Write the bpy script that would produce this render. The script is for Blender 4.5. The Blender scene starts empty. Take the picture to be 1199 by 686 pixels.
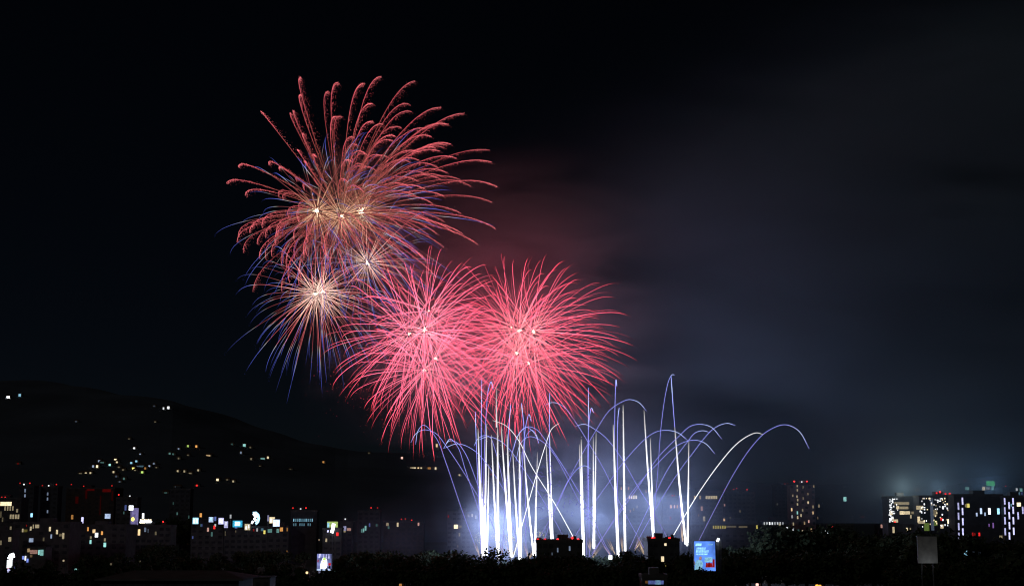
import bpy, math, random
from mathutils import Vector
R = math.radians
rnd = random.Random(7)

# ------------------------------------------------------------------ camera
S = bpy.context.scene
col = S.collection
F = 1199 * 50 / 36.0
PITCH = R(8.8)
EYE = 30.0
cam = bpy.data.cameras.new('camera'); cam.lens = 50; cam.sensor_width = 36
cam.clip_start = 0.5; cam.clip_end = 20000
co = bpy.data.objects.new('camera', cam); col.objects.link(co)
co.location = (0, 0, EYE); co.rotation_euler = (R(90) + PITCH, 0, 0)
S.camera = co

def at(px, py, Y):
    """the point at depth Y that the photograph shows at pixel px, py"""
    x = (px - 599.5) / F; y = (343 - py) / F
    dy = math.cos(PITCH) - y * math.sin(PITCH); dz = math.sin(PITCH) + y * math.cos(PITCH)
    return Vector((x * Y / dy, Y, EYE + dz * Y / dy))

# ------------------------------------------------------------------ night sky, moonlight, exposure
w = bpy.data.worlds.new('World'); S.world = w; w.use_nodes = True
nt = w.node_tree; bg = nt.nodes['Background']
sky = nt.nodes.new('ShaderNodeTexSky'); sky.sky_type = 'NISHITA'; sky.sun_disc = False
sky.sun_elevation = R(24); sky.sun_rotation = R(140); sky.air_density = 0.45; sky.dust_density = 0.2; sky.ozone_density = 1.4
nt.links.new(sky.outputs[0], bg.inputs[0]); bg.inputs[1].default_value = 0.00055
sun = bpy.data.lights.new('moonlight', 'SUN'); sun.energy = 0.12; sun.angle = R(0.5); sun.color = (1, .96, .9)
so = bpy.data.objects.new('moonlight', sun); col.objects.link(so); so.rotation_euler = (R(66), 0, R(-40))
S.view_settings.view_transform = 'Standard'; S.view_settings.look = 'None'
S.view_settings.exposure = 0; S.view_settings.gamma = 1
S.cycles.use_denoising = True; S.cycles.filter_width = 1.15
S.cycles.max_bounces = 3; S.cycles.volume_bounces = 0; S.cycles.diffuse_bounces = 1
S.cycles.transparent_max_bounces = 8
S.cycles.volume_max_steps = 128

# ------------------------------------------------------------------ helpers
THINGS = []     # (object, description, px, where-flag)
def thing(o, desc, cat, px=None, group=None, where=False, kind=None):
    o['category'] = cat
    if group: o['group'] = group
    THINGS.append((o, desc, px if px is not None else 0, where))
    return o
def empty(name, loc=(0, 0, 0)):
    o = bpy.data.objects.new(name, None); col.objects.link(o); o.location = loc
    o.empty_display_size = 1
    return o
class MB:
    def __init__(s): s.v = []; s.f = []; s.a = []; s.g = []
    def box(s, x0, x1, y0, y1, z0, z1):
        n = len(s.v)
        s.v += [(x0,y0,z0),(x1,y0,z0),(x1,y1,z0),(x0,y1,z0),(x0,y0,z1),(x1,y0,z1),(x1,y1,z1),(x0,y1,z1)]
        s.f += [(n,n+3,n+2,n+1),(n+4,n+5,n+6,n+7),(n,n+1,n+5,n+4),(n+1,n+2,n+6,n+5),(n+2,n+3,n+7,n+6),(n+3,n,n+4,n+7)]
        return s
    def tube(s, pts, rad, sides=4, ages=None, gain=1.0):
        """pts: Vectors; rad(t); ages: list; closes its ends"""
        m = len(pts); n0 = len(s.v)
        for i, p in enumerate(pts):
            d = (pts[min(i+1, m-1)] - pts[max(i-1, 0)])
            if d.length < 1e-6: d = Vector((0, 0, 1))
            d.normalize()
            a = d.cross(Vector((0.1, 1, 0.05))); a.normalize(); b = d.cross(a)
            r = rad(i / (m-1)) if callable(rad) else rad
            for k in range(sides):
                q = 2*math.pi*k/sides + .4
                s.v.append(tuple(p + a*(r*math.cos(q)) + b*(r*math.sin(q))))
                s.a.append(ages[i] if ages else i/(m-1)); s.g.append(gain(i/(m-1)) if callable(gain) else gain)
        for i in range(m-1):
            for k in range(sides):
                a0 = n0+i*sides+k; a1 = n0+i*sides+(k+1) % sides
                s.f.append((a0, a1, a1+sides, a0+sides))
        s.f.append(tuple(n0+k for k in range(sides))[::-1]); s.f.append(tuple(n0+(m-1)*sides+k for k in range(sides)))
        return s
    def dot(s, p, r, age=0., gain=1.):
        n = len(s.v)
        for d in ((r,0,-r*.6),(-r*.6,r*.8,-r*.6),(-r*.6,-r*.8,-r*.6),(0,0,r)):
            s.v.append((p[0]+d[0], p[1]+d[1], p[2]+d[2])); s.a.append(age); s.g.append(gain)
        s.f += [(n,n+2,n+1),(n,n+1,n+3),(n+1,n+2,n+3),(n+2,n,n+3)]
        return s
    def prism(s, poly, y0, y1):
        n = len(s.v); m = len(poly)
        s.v += [(x, y0, z) for x, z in poly] + [(x, y1, z) for x, z in poly]
        s.f.append(tuple(range(n, n+m))); s.f.append(tuple(range(n+m, n+2*m))[::-1])
        for k in range(m):
            k2 = (k+1) % m; s.f.append((n+k, n+m+k, n+m+k2, n+k2))
        return s
    def lathe(s, c, prof, n=8):
        n0 = len(s.v)
        for r, z in prof:
            for k in range(n):
                q = 2*math.pi*k/n; s.v.append((c[0]+r*math.cos(q), c[1]+r*math.sin(q), c[2]+z))
        for i in range(len(prof)-1):
            for k in range(n):
                a0 = n0+i*n+k; a1 = n0+i*n+(k+1) % n
                s.f.append((a0, a1, a1+n, a0+n))
        s.f.append(tuple(n0+k for k in range(n))[::-1]); s.f.append(tuple(n0+(len(prof)-1)*n+k for k in range(n)))
        return s
    def build(s, name, m, parent=None, origin=None):
        me = bpy.data.meshes.new(name)
        o0 = origin if origin is not None else (parent.location if parent is not None and parent.parent is None else None)
        if parent is not None and parent.parent is not None:
            o0 = Vector(parent.location) + Vector(parent.parent.location)
        v = s.v
        if o0 is not None: v = [(a-o0[0], b-o0[1], c-o0[2]) for a, b, c in v]
        me.from_pydata(v, [], s.f); me.materials.append(m)
        if s.a and len(s.a) == len(v):
            t = me.attributes.new('age', 'FLOAT', 'POINT'); t.data.foreach_set('value', s.a)
            t = me.attributes.new('gain', 'FLOAT', 'POINT'); t.data.foreach_set('value', s.g)
        me.update()
        o = bpy.data.objects.new(name, me); col.objects.link(o)
        if parent is not None: o.parent = parent
        elif origin is not None: o.location = origin
        return o

def mat(name, c, rough=.8, c2=None, scale=.4, spec=.3, metal=0.):
    m = bpy.data.materials.new(name); m.use_nodes = True; n = m.node_tree; b = n.nodes['Principled BSDF']
    b.inputs['Roughness'].default_value = rough; b.inputs['Specular IOR Level'].default_value = spec; b.inputs['Metallic'].default_value = metal
    tc = n.nodes.new('ShaderNodeTexCoord'); no = n.nodes.new('ShaderNodeTexNoise'); no.inputs['Scale'].default_value = scale; no.inputs['Detail'].default_value = 5
    cr = n.nodes.new('ShaderNodeValToRGB'); c2 = c2 or tuple(x*.6 for x in c)
    cr.color_ramp.elements[0].position = .35; cr.color_ramp.elements[0].color = (*c2, 1)
    cr.color_ramp.elements[1].position = .65; cr.color_ramp.elements[1].color = (*c, 1)
    n.links.new(tc.outputs['Object'], no.inputs['Vector']); n.links.new(no.outputs[0], cr.inputs[0]); n.links.new(cr.outputs[0], b.inputs['Base Color'])
    return m
def emis(name, c, k, vary=0.25, scale=1.5):
    m = bpy.data.materials.new(name); m.use_nodes = True; n = m.node_tree; n.nodes.clear()
    o = n.nodes.new('ShaderNodeOutputMaterial'); e = n.nodes.new('ShaderNodeEmission'); e.inputs[0].default_value = (*c, 1)
    tc = n.nodes.new('ShaderNodeTexCoord'); no = n.nodes.new('ShaderNodeTexNoise'); no.inputs['Scale'].default_value = scale
    mr = n.nodes.new('ShaderNodeMapRange'); mr.inputs[1].default_value = .35; mr.inputs[2].default_value = .65
    mr.inputs[3].default_value = k*(1-vary); mr.inputs[4].default_value = k*(1+vary)
    n.links.new(tc.outputs['Object'], no.inputs['Vector']); n.links.new(no.outputs[0], mr.inputs[0])
    n.links.new(mr.outputs[0], e.inputs[1]); n.links.new(e.outputs[0], o.inputs[0])
    m.cycles.emission_sampling = 'NONE'
    return m
def fire(name, stops, k=1.0):
    """glowing sparks: colour follows how long the star has burned"""
    m = bpy.data.materials.new(name); m.use_nodes = True; n = m.node_tree; n.nodes.clear()
    o = n.nodes.new('ShaderNodeOutputMaterial'); e = n.nodes.new('ShaderNodeEmission')
    a = n.nodes.new('ShaderNodeAttribute'); a.attribute_name = 'age'; g = n.nodes.new('ShaderNodeAttribute'); g.attribute_name = 'gain'
    cr = n.nodes.new('ShaderNodeValToRGB'); el = cr.color_ramp.elements
    while len(el) > 1: el.remove(el[-1])
    for i, (p, c) in enumerate(stops):
        x = el[0] if i == 0 else el.new(p)
        x.position = p; x.color = (*c, 1)
    mu = n.nodes.new('ShaderNodeMath'); mu.operation = 'MULTIPLY'; mu.inputs[1].default_value = k
    n.links.new(a.outputs['Fac'], cr.inputs[0]); n.links.new(g.outputs['Fac'], mu.inputs[0])
    n.links.new(cr.outputs[0], e.inputs[0]); n.links.new(mu.outputs[0], e.inputs[1]); n.links.new(e.outputs[0], o.inputs[0])
    m.cycles.emission_sampling = 'NONE'
    return m
EM = {}
PAL = dict(cream=(1,.82,.5), white=(.9,.95,1), cyan=(.35,.75,1), cool=(.55,.7,1), blue=(.25,.35,1), orange=(1,.45,.12), red=(1,.03,.03),
           teal=(.35,.8,.75), yellow=(1,.85,.2), green=(.1,.9,.2), violet=(.6,.3,1), lime=(.6,.9,.2), lilac=(.6,.6,1), pink=(1,.55,.45), warm=(1,.68,.35), amber=(1,.4,.05))
def L(c, k):
    k = round(k, 2)
    if (c, k) not in EM: EM[(c, k)] = emis('lit_' + c, PAL[c], k)
    return EM[(c, k)]
def struct(o): o['kind'] = 'structure'; return o

# ------------------------------------------------------------------ ground and hills
M_ground = mat('ground', (.07,.075,.06), .9, (.04,.04,.035), .01)
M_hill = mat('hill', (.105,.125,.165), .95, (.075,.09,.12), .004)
g = MB()
n = 40
for j in range(n+1):
    for i in range(n+1):
        g.v.append((-7000+14000*i/n, -600+9600*j/n, 0))
for j in range(n):
    for i in range(n):
        a = j*(n+1)+i; g.f.append((a, a+1, a+n+2, a+n+1))
struct(g.build('ground', M_ground))
RIDGE = [(-700,450),(0,455),(100,462),(200,472),(300,500),(400,528),(500,535),(600,552),(740,565),(900,566),(1080,562),(1199,558),(1900,545)]
def ridge_py(px):
    for (a, b), (c, d) in zip(RIDGE, RIDGE[1:]):
        if px <= c: return b + (d-b)*max(0, (px-a))/(c-a)
    return RIDGE[-1][1]
def hz(X, Y):
    if Y < 1500: return 0.0
    px = 599.5 + F * X / Y
    top = (600 - ridge_py(px)) / F * 4200 + 30 + 9*math.sin(X*.004+1) + 5*math.sin(X*.013) + 2.5*math.sin(X*.037)
    t = min(1, (Y-1500)/2700.); t = t*t*(3-2*t) if Y < 4200 else max(0, 1-(Y-4200)/3000.)
    return top * t + 4*math.sin(X*.011+Y*.007)*min(1, (Y-1500)/500)*t
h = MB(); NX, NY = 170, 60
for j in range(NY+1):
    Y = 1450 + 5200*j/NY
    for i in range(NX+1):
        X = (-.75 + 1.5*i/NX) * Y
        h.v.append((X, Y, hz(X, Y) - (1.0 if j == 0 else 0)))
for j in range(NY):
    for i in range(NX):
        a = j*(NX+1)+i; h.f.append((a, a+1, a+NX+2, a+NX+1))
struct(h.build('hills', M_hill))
def on_hill(px, py):
    Y = 1550.
    while Y < 4200:
        p = at(px, py, Y)
        if hz(p.x, Y) >= p.z: return p
        Y += 8
    p = at(px, py, 4190); return p

# ------------------------------------------------------------------ materials of the city
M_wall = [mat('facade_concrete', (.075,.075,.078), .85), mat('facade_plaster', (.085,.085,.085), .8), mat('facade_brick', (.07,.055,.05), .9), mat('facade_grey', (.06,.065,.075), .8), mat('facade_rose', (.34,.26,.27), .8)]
M_roof = mat('roof_felt', (.09,.09,.09), .95)
M_metal = mat('painted_steel', (.15,.15,.16), .5, metal=.6)
M_glass = mat('dark_glass', (.05,.053,.062), .15, spec=.6)
M_frame = mat('sign_frame', (.06,.06,.065), .5)

def building(x0, x1, top, Y, desc, name='apartment_block', cat='building', depth=None, m=0, wins=(), reds=(), grid=None, roofbox=True, group=None):
    """x0,x1,top in photo pixels at depth Y, standing on the ground"""
    a = at(x0, top, Y); b = at(x1, top, Y); W = b.x-a.x; H = a.z; depth = depth or max(10, W*.7)
    cx = (a.x+b.x)/2
    o = empty(name, (cx, Y+depth/2, 0)); thing(o, desc, cat, (x0+x1)/2, group)
    mb = MB(); mb.box(a.x, b.x, Y, Y+depth, 0, H)
    fl = max(1, int(H/3.2))
    for k in range(1, fl+1):
        z = k*3.2
        if z < H-.5: mb.box(a.x-.12, b.x+.12, Y-.12, Y+depth+.12, z-.12, z+.12)
    mb.build('wall', M_wall[m % 5], o)
    pr = MB()
    for q in ((a.x-.25, b.x+.25, Y-.25, Y+.1), (a.x-.25, b.x+.25, Y+depth-.1, Y+depth+.25), (a.x-.25, a.x+.1, Y+.103, Y+depth-.103), (b.x-.1, b.x+.25, Y+.103, Y+depth-.103)):
        pr.box(*q, H-.3, H+.8)
    pr.box(a.x+.12, b.x-.12, Y+.12, Y+depth-.12, H-.1, H+.15)
    pr.build('roof', M_roof, o)
    if roofbox:
        rx = cx + rnd.uniform(-.2, .2)*W; rw = max(1.5, W*.12)
        MB().box(rx-rw, rx+rw, Y+depth*.35, Y+depth*.7, H+.152, H+2.6).build('stair_house', M_wall[m % 5], o)
    # unlit glazing
    if grid is None: grid = (min(7, max(2, int(W/3.2))), min(9, fl))
    nc, nr = grid; taken = []
    for (wx, wy, ww, wh, c, k) in wins:
        p = at(wx, wy, Y-.2); s = Y/F; taken.append((p.x, p.z, ww*s/2+.9, wh*s/2+1.2))
        if p.z + wh*s/2 > H: p.z = H - wh*s/2 - .05
        fr = MB(); e = .12
        fr.box(p.x-ww*s/2-e, p.x+ww*s/2+e, Y-.17, Y+.05, p.z-wh*s/2-e, p.z+wh*s/2+e)
        f = fr.build('window', M_frame, o)
        MB().box(p.x-ww*s/2, p.x+ww*s/2, Y-.2, Y-.15, p.z-wh*s/2, p.z+wh*s/2).build('pane', L(c, k*(.78 if x0 < 600 else 1)), f)
    left = 96 - len(wins)
    for i in range(nc):
        for j in range(nr):
            if left <= 0: break
            x = a.x + W*(i+.5)/nc; z = H - (j+.5)*3.2 + .1
            if z < 1.5 or any(abs(x-t[0]) < t[2]+W/nc*.3 and abs(z-t[1]) < t[3]+.6 for t in taken): continue
            ww = min(1.1, W/nc*.36)
            MB().box(x-ww, x+ww, Y-.06, Y+.02, z-.75, z+.75).build('dark_window', M_glass, o); left -= 1
    for (rx, ry, k) in reds:
        p = at(rx, ry, Y+.8); zb = H+.15
        if p.z < zb+.5: p.z = zb+.6
        t = MB().tube([Vector((p.x, p.y, zb)), Vector((p.x, p.y, p.z-.3))], .09).build('mast', M_metal, o)
        col_ = 'red' if k > 0 else 'white'
        MB().lathe((p.x, p.y, p.z-.35), [(.2,0),(.42,.15),(.45,.6),(.25,.85)]).build('warning_light', L(col_, abs(k)), t)
    return o

def sign(x0, x1, y0, y1, Y, desc, face, base_z=0., name='billboard', cat='billboard', art=None, frame=.25, legs=2):
    a = at(x0, y1, Y); b = at(x1, y0, Y)
    o = empty(name, ((a.x+b.x)/2, Y+.4, base_z)); thing(o, desc, cat, (x0+x1)/2)
    fb = MB(); fb.box(a.x-frame, b.x+frame, Y+.05, Y+.6, a.z-frame, b.z+frame); fb.build('frame', M_frame, o)
    MB().box(a.x, b.x, Y-.05, Y+.047, a.z, b.z).build('lit_face', face, o)
    if a.z-frame-base_z > .3:
        for k in range(legs):
            x = a.x + (b.x-a.x)*((k+.5)/legs if legs > 1 else .5)
            MB().tube([Vector((x, Y+.33, base_z)), Vector((x, Y+.33, a.z-frame+.1))], .18, 6).build('post', M_metal, o)
    if art: art(o, a, b, Y)
    return o
def lamp(px, py, c, k, desc=None, Y=None, rad=.42, H=None):
    """street lamp: pole, arm, head, glowing lens"""
    Hh = H or 8.0
    if Y is None: Y = (EYE-Hh)*F/max(4, (py-600))
    p = at(px, py, Y)
    o = empty('street_lamp', (p.x, Y, 0)); thing(o, desc or {'cream':'cream','white':'white','cyan':'pale cyan','cool':'bluish white','orange':'orange','teal':'greenish white','blue':'blue','red':'red','yellow':'yellow','warm':'warm yellow','amber':'amber','violet':'violet'}.get(c, c)+' glowing street lamp on its pole', 'street lamp', px, 'street lamps in the dark city', where=True)
    MB().tube([Vector((p.x+1.0, Y+.1, 0)), Vector((p.x+1.0, Y+.1, p.z+.35))], lambda t: .14-.06*t, 6).build('pole', M_metal, o)
    MB().tube([Vector((p.x+1.0, Y+.1, p.z+.3)), Vector((p.x+.4, Y, p.z+.62)), Vector((p.x, Y, p.z+.62))], .06, 4).build('arm', M_metal, o)
    hd = MB().lathe((p.x, Y, p.z+.4), [(.5,0),(.45,.12),(.15,.24)]).build('lamp_head', M_metal, o)
    MB().lathe((p.x, Y, p.z-.45), [(rad*.4,0),(rad,.2),(rad*1.05,.6),(rad*.8,.84)]).build('lens', L(c, k), hd)
    return o

# ------------------------------------------------------------------ left part of the city
building(-12, 25, 583.5, 900, 'dark office block at the left edge with cream lit rows under a bright roof band', m=0,
    wins=[(7,589.5,13,4.5,'cream',1.6)] + [(6+3*i,594.8,1.6,5,'cream',.35) for i in range(4)] + [(12.5+3*i,604.5,2,5,'cream',.4) for i in range(4)] + [(1,602,1.5,7,'cream',.12),(3,608,1.5,5,'cream',.12),(20,597.5,2.2,4,'cream',.25),(12.5,618,2,4,'cream',.2)], reds=[(2,583,1.0),(6,583,1.0)])
building(22.5, 40, 569, 1000, 'slim dark tower with a column of blue windows, nearest the left edge', 'tower_block', 'tower', m=3,
    wins=[(29.4,574,1.6,4,'cool',.35),(29.2,580,1.6,3.5,'cool',.45),(29.3,586.5,1.8,3.5,'cool',.5),(29.2,592,1.6,2.5,'blue',.4),(29,600,1.5,3,'blue',.3),(29.2,606,1.5,3.5,'cool',.4),(37,602.8,2.6,4.5,'cyan',1.8),(26,597.5,2,4,'cream',1),(31,601,1.4,3,'red',.4)],
    reds=[(19+4.5,565.5,.5),(35,565.5,.9),(28,567,-1.6)])
building(48, 68, 570, 1010, 'slim dark tower with a bright white rooftop lamp and scattered blue windows', 'tower_block', 'tower', m=3,
    wins=[(55.8,578,1.6,3.5,'cool',.3),(55.6,583.8,1.6,3.5,'cool',.35),(55.6,598.6,1.6,3.5,'cool',.35),(52,609,1.6,4,'cyan',.4)], reds=[(49.6,568.6,.6),(57,568.6,-3),(66,567,.9)])
M_redwall = mat('facade_rust', (.25,.05,.04), .8)
building(78, 134, 571.5, 1100, 'broad dark block with a faint red lit crown and three red roof lamps', m=2,
    wins=[(84.5,605,2.5,5,'orange',.45),(96.4,608.7,2.6,7,'lilac',1.8),(106,573.2,9,2.2,'red',.05),(125,574,10,3.4,'red',.06),(101,578.5,2.2,10,'red',.03),(131.5,580,1.5,11,'red',.03),(117.5,591,1.2,22,'red',.025),(90,585,3.5,8,'red',.025),(126,604,6.4,5.5,'cool',1.0)],  # the very dim red panes are glow painted for red light on the facade
    reds=[(83.5,567,.6),(98,569,.7),(131,568.5,.6)])
building(136, 161, 583, 1000, 'dark block behind the lilac billboard with a red lamp and a bright roof light', m=0,
    wins=[(147,594,2.2,6,'blue',.3),(145,600,1.2,3,'teal',.15),(140.5,620.6,2,4,'orange',.3)], reds=[(139,579,2.2),(152,580.5,-1)])
building(185, 197, 615, 950, 'small low dark block with one bright red lamp', m=1, wins=[(182+7,622,1.5,3,'cream',.1)], reds=[(191,610.5,2.4)])
building(199, 223, 573, 1050, 'dark tower left of the row of lit shop signs', 'tower_block', 'tower', m=3,
    wins=[(203,589,1.4,3,'teal',.08),(207.5,601,1.6,3,'teal',.18),(221,605,1.3,3.5,'teal',.12),(203,615.5,1.5,4,'cool',.15),(202.5,628.5,1.3,4,'cream',.12)])
def lowb(x0, x1, top, Y, desc, wins=(), m=1, reds=(), **k): return building(x0, x1, top, Y, desc, 'low_building', 'building', m=m, wins=wins, reds=reds, **k)
lowb(16, 82, 612.5, 720, 'long low dark building with scattered cream windows on the left', [(58.4,619,2.2,5,'cream',.9),(66.7,622.4,2.2,5,'cream',.9),(74,627,2.4,7,'cream',.5),(71,626,3.5,3,'cream',.15),(36,618.4,2,4.5,'cream',.6),(39,616,1.4,4.5,'cream',.4),(43.5,615.8,4.6,4,'cream',.45),(26.6,620.6,1.8,4,'cream',.5),(30,621,4,3,'yellow',.12),(36.4,632,5,4.5,'cool',.6),(60,627.6,1.8,4.5,'cool',.6),(51,631,1.8,4,'cream',.12),(20,625,3,5,'blue',.08),(31,601+14,1,2,'red',.3)])
lowb(-8, 15, 622, 700, 'low dark building at the left edge with dim cream windows', [(11.4,631,3.4,5,'cream',.4),(1,635,1.6,5,'cream',.25)])
lowb(84, 148, 615.5, 760, 'low dark building with orange windows below the broad block', [(103,619,1.8,4.5,'orange',1.0),(110,621.5,3.2,4.2,'warm',1.2),(119.4,623.7,2.2,4,'orange',1.2),(113,626,3.6,5,'white',2.5),(85.5,618,2,4.5,'red',1.1),(89,619,1.4,3.5,'warm',.25),(106.3,629,2,3,'cream',.3),(106,634,2.2,4.5,'teal',1.1),(122.7,637.5,3,5,'teal',1.3),(122.7,631.5,2,3.5,'cream',.35)])
lowb(158, 200, 616, 800, 'low dark building under the white lit lettering sign', [(162.8,622.8,2.6,7,'warm',1.6),(170,619.8,2.2,5,'cool',.25),(173.5,621,1.4,4,'cool',.12),(182.3,624,2,4,'cream',.15)])
lowb(224, 262, 612.5, 850, 'low dark building carrying two small blue lit signs', [(235,605.8+9,1.4,3,'teal',.15),(243.5,619.7,2.2,4.5,'pink',.7),(251,617,2.2,4,'red',1.4),(252,612.4+2.3,1.8,3,'white',.6),(236,614,2,3.5,'blue',.25),(248,625,2,5,'teal',.2),(220.6+5,628.9,1.5,3,'blue',.3)])
lowb(262.5, 313, 617.5, 850, 'low dark building carrying the cyan screen and the tall white sign', [(301,617.5+2,2,4,'white',.5),(307,617.5+2,3,3.5,'cyan',.2),(309.6,622.6,2.2,4.2,'yellow',1.1),(297,620.3,1.3,2.6,'red',.3),(276,621.7,1.2,2.6,'cream',.1),(255+9,624,1.4,5,'cream',.1)])
lowb(313.5, 338, 616.5, 850, 'low dark building carrying bright stacked signs and an orange light', [(329.5,619,3.6,5,'orange',.8),(316,621,5,4,'teal',.35),(325,621,3.5,4.5,'teal',.4),(336.3,619.5,1.5,4,'orange',.35)], reds=[(327,597.5+16,.5)])
building(340.5, 371, 598.5, 860, 'dark office block with two rows of small cyan windows', m=3,
    wins=[(344+2.4*i, 608.6, 1.0, 3.4, 'cyan', .5 if i % 3 else .9) for i in range(10)] + [(344+2.4*i, 613.8, 1.0, 3.0, 'cyan', .35) for i in (0,1,3,4,5,7,8)], reds=[(343,594.5,.7),(358.3,594.5,1.0),(352,598.6-3,-.7)], grid=(0,0))
M_lilacface = emis('sign_lilac', (.42,.36,.8), .42, .25, .6)
def art_dot(o, a, b, Y):
    mb = MB(); W = b.x-a.x; cx = a.x+.33*W; cz = a.z+.35*(b.z-a.z)
    mb.prism([(cx+W*.22*math.cos(q*.52), cz+W*.27*math.sin(q*.52)) for q in range(12)], Y-.09, Y-.052); mb.build('yellow_disc', L('yellow', 1.6), o)
    for k in range(1, 6):
        MB().box(a.x+W*k/6-.04, a.x+W*k/6+.04, Y-.075, Y-.053, a.z+.1, b.z-.1).build('seam', M_frame, o)
sign(152.2, 162.3, 594.5, 614.5, 900, 'tall lilac lit billboard with a yellow disc on it', M_lilacface, 0, art=art_dot)
sign(150.8, 156.2, 591.5, 597, 895, 'small bright white light panel at the top corner of the lilac billboard', L('white', 3), 14, name='light_panel', cat='light panel', legs=1, frame=.12)
def art_script(o, a, b, Y):
    W = b.x-a.x; Hh = b.z-a.z
    for k in range(6):
        x = a.x + W*(k+.5)/6
        s = MB().tube([Vector((x-W*.06, Y-.2, a.z+Hh*.15)), Vector((x, Y-.2, a.z+Hh*(.8 if k % 2 else .95))), Vector((x+W*.05, Y-.2, a.z+Hh*.2)), Vector((x+W*.09, Y-.2, a.z+Hh*.6))], .36, 4).build('lit_stroke', L('white', 3), o)
sign(163.8, 177.5, 607.5, 612.6, 805, 'white glowing lettering sign on the roof beside the lilac billboard', L('cream', 1.0), 14, name='lettering_sign', cat='sign', art=art_script)
sign(166.3, 168.9, 600.5, 606.5, 806, 'short upright white light above the glowing lettering sign', L('white', 2), 14, name='light_panel', cat='light panel', legs=1, frame=.1)
def art_blob(c, k, n=3):
    def f(o, a, b, Y):
        W = b.x-a.x; Hh = b.z-a.z
        for i in range(n):
            x = a.x + W*(i+.6)/(n+.2); z = a.z + Hh*rnd.uniform(.35, .65)
            MB().box(x-W*.12, x+W*.12, Y-.1, Y-.052, z-Hh*.28, z+Hh*.28).build('lit_mark', L(c, k), o)
    return f
rz = lambda y, Y: at(300, y, Y).z
sign(225.6, 232.4, 605.8, 613, 849, 'small pale blue lit sign, first of the sign row beside the dark tower', L('cyan', 1.6), rz(612.5,850)-.2, art=art_blob('white', 2.5, 2), legs=1, name='shop_sign', cat='sign')
sign(233.8, 236.4, 600.5, 605, 849, 'tiny orange lamp board above the first blue sign', L('orange', .9), rz(612.5,850)-.2, legs=1, name='shop_sign', cat='sign', frame=.1)
sign(244.4, 249.8, 605, 611, 849, 'small deep blue lit sign left of the violet white sign', L('cool', .9), rz(612.5,850)-.2, art=art_blob('cyan', 1.6, 1), legs=1, name='shop_sign', cat='sign')
sign(251, 253.2, 604.6, 609.5, 849, 'narrow dim blue lit sign between two larger signs', L('blue', .4), rz(612.5,850)-.2, legs=1, name='shop_sign', cat='sign', frame=.1)
sign(255.8, 262, 606, 613.4, 849, 'violet and white lit sign left of the round edged pale sign', L('lilac', 1.2), rz(612.5,850)-.2, art=art_blob('white', 3, 2), legs=1, name='shop_sign', cat='sign')
sign(262.3, 267, 610, 617.6, 846, 'pale greyish white upright sign left of the cyan screen', L('lilac', .75), rz(617.5,850)-4, art=art_blob('white', 1.3, 1), legs=1, name='shop_sign', cat='sign')
def art_screen(o, a, b, Y):
    W = b.x-a.x; Hh = b.z-a.z
    MB().box(a.x+W*.22, b.x-W*.22, Y-.09, Y-.052, a.z+Hh*.2, b.z-Hh*.15).build('bright_panel', L('cyan', 2.6), o)
    MB().box(a.x+W*.25, a.x+W*.5, Y-.4, Y-.2, a.z-Hh*.16, a.z-Hh*.02).build('blue_strip', L('blue', .5), o)
sign(272.4, 283.8, 609.2, 616.8, 848, 'wide rectangular cyan glowing screen in the sign row', emis('screen_cyan', (.05,.5,.8), .8), rz(617.5,850)-.3, art=art_screen, name='video_screen', cat='screen')
sign(286.4, 293, 613, 620.2, 846, 'dim cream white lit sign between the cyan screen and the tall white sign', L('cream', .6), rz(617.5,850)-4, art=art_blob('white', 1.2, 2), name='shop_sign', cat='sign', legs=1)
def ring_sign():
    c = at(299, 606.5, 848); o = empty('curved_sign', (c.x, 848, rz(617.5,850)-.1)); thing(o, 'brightest tall curved white sign standing above the sign row', 'sign', 299)
    p = [at(x, y, 848) for x, y in ((296.4,600.5),(299.5,600.2),(302,602.5),(303,606.5),(302,610.5),(299.6,613))]
    MB().tube(p, lambda t: .85 if t < .5 else .7, 8).build('curved_tube', L('cyan', 2.6), o)
    MB().tube([at(297, 601, 847), at(299.8, 605, 847), at(297.8, 606.5, 847), at(299.8, 609.5, 847)], .75, 6).build('inner_tube', L('white', 5), o)
    MB().tube([at(296.2, 609.5, 847), at(294.8, 612.6, 847)], .6, 6).build('lower_tube', L('white', 3.5), o)
    MB().tube([Vector((c.x, 848.9, o.location.z)), Vector((c.x, 848.9, c.z))], .25, 6).build('post', M_metal, o)
ring_sign()
sign(269, 271, 602.2, 606.5, 847, 'tiny grey white light above the gap left of the cyan screen', L('white', .45), rz(617.5,850)-.3, legs=1, name='light_panel', cat='light panel', frame=.08)
sign(313, 315, 602.8, 609.8, 846, 'narrow dim violet upright sign left of the stacked signs', L('lilac', .35), rz(616.5,850)-.3, legs=1, name='shop_sign', cat='sign', frame=.08)
sign(315.4, 321.8, 605, 612.2, 849, 'cream lit sign overlapping the bright blue white sign', L('cream', 1.0), rz(616.5,850)-.3, art=art_blob('white', 2, 2), legs=1, name='shop_sign', cat='sign')
sign(319.6, 327.6, 608, 616, 846, 'bright blue white sign in front of the cream sign', L('cool', 1.6), rz(616.5,850)-4, art=art_blob('white', 4, 2), legs=1, name='shop_sign', cat='sign')
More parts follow.
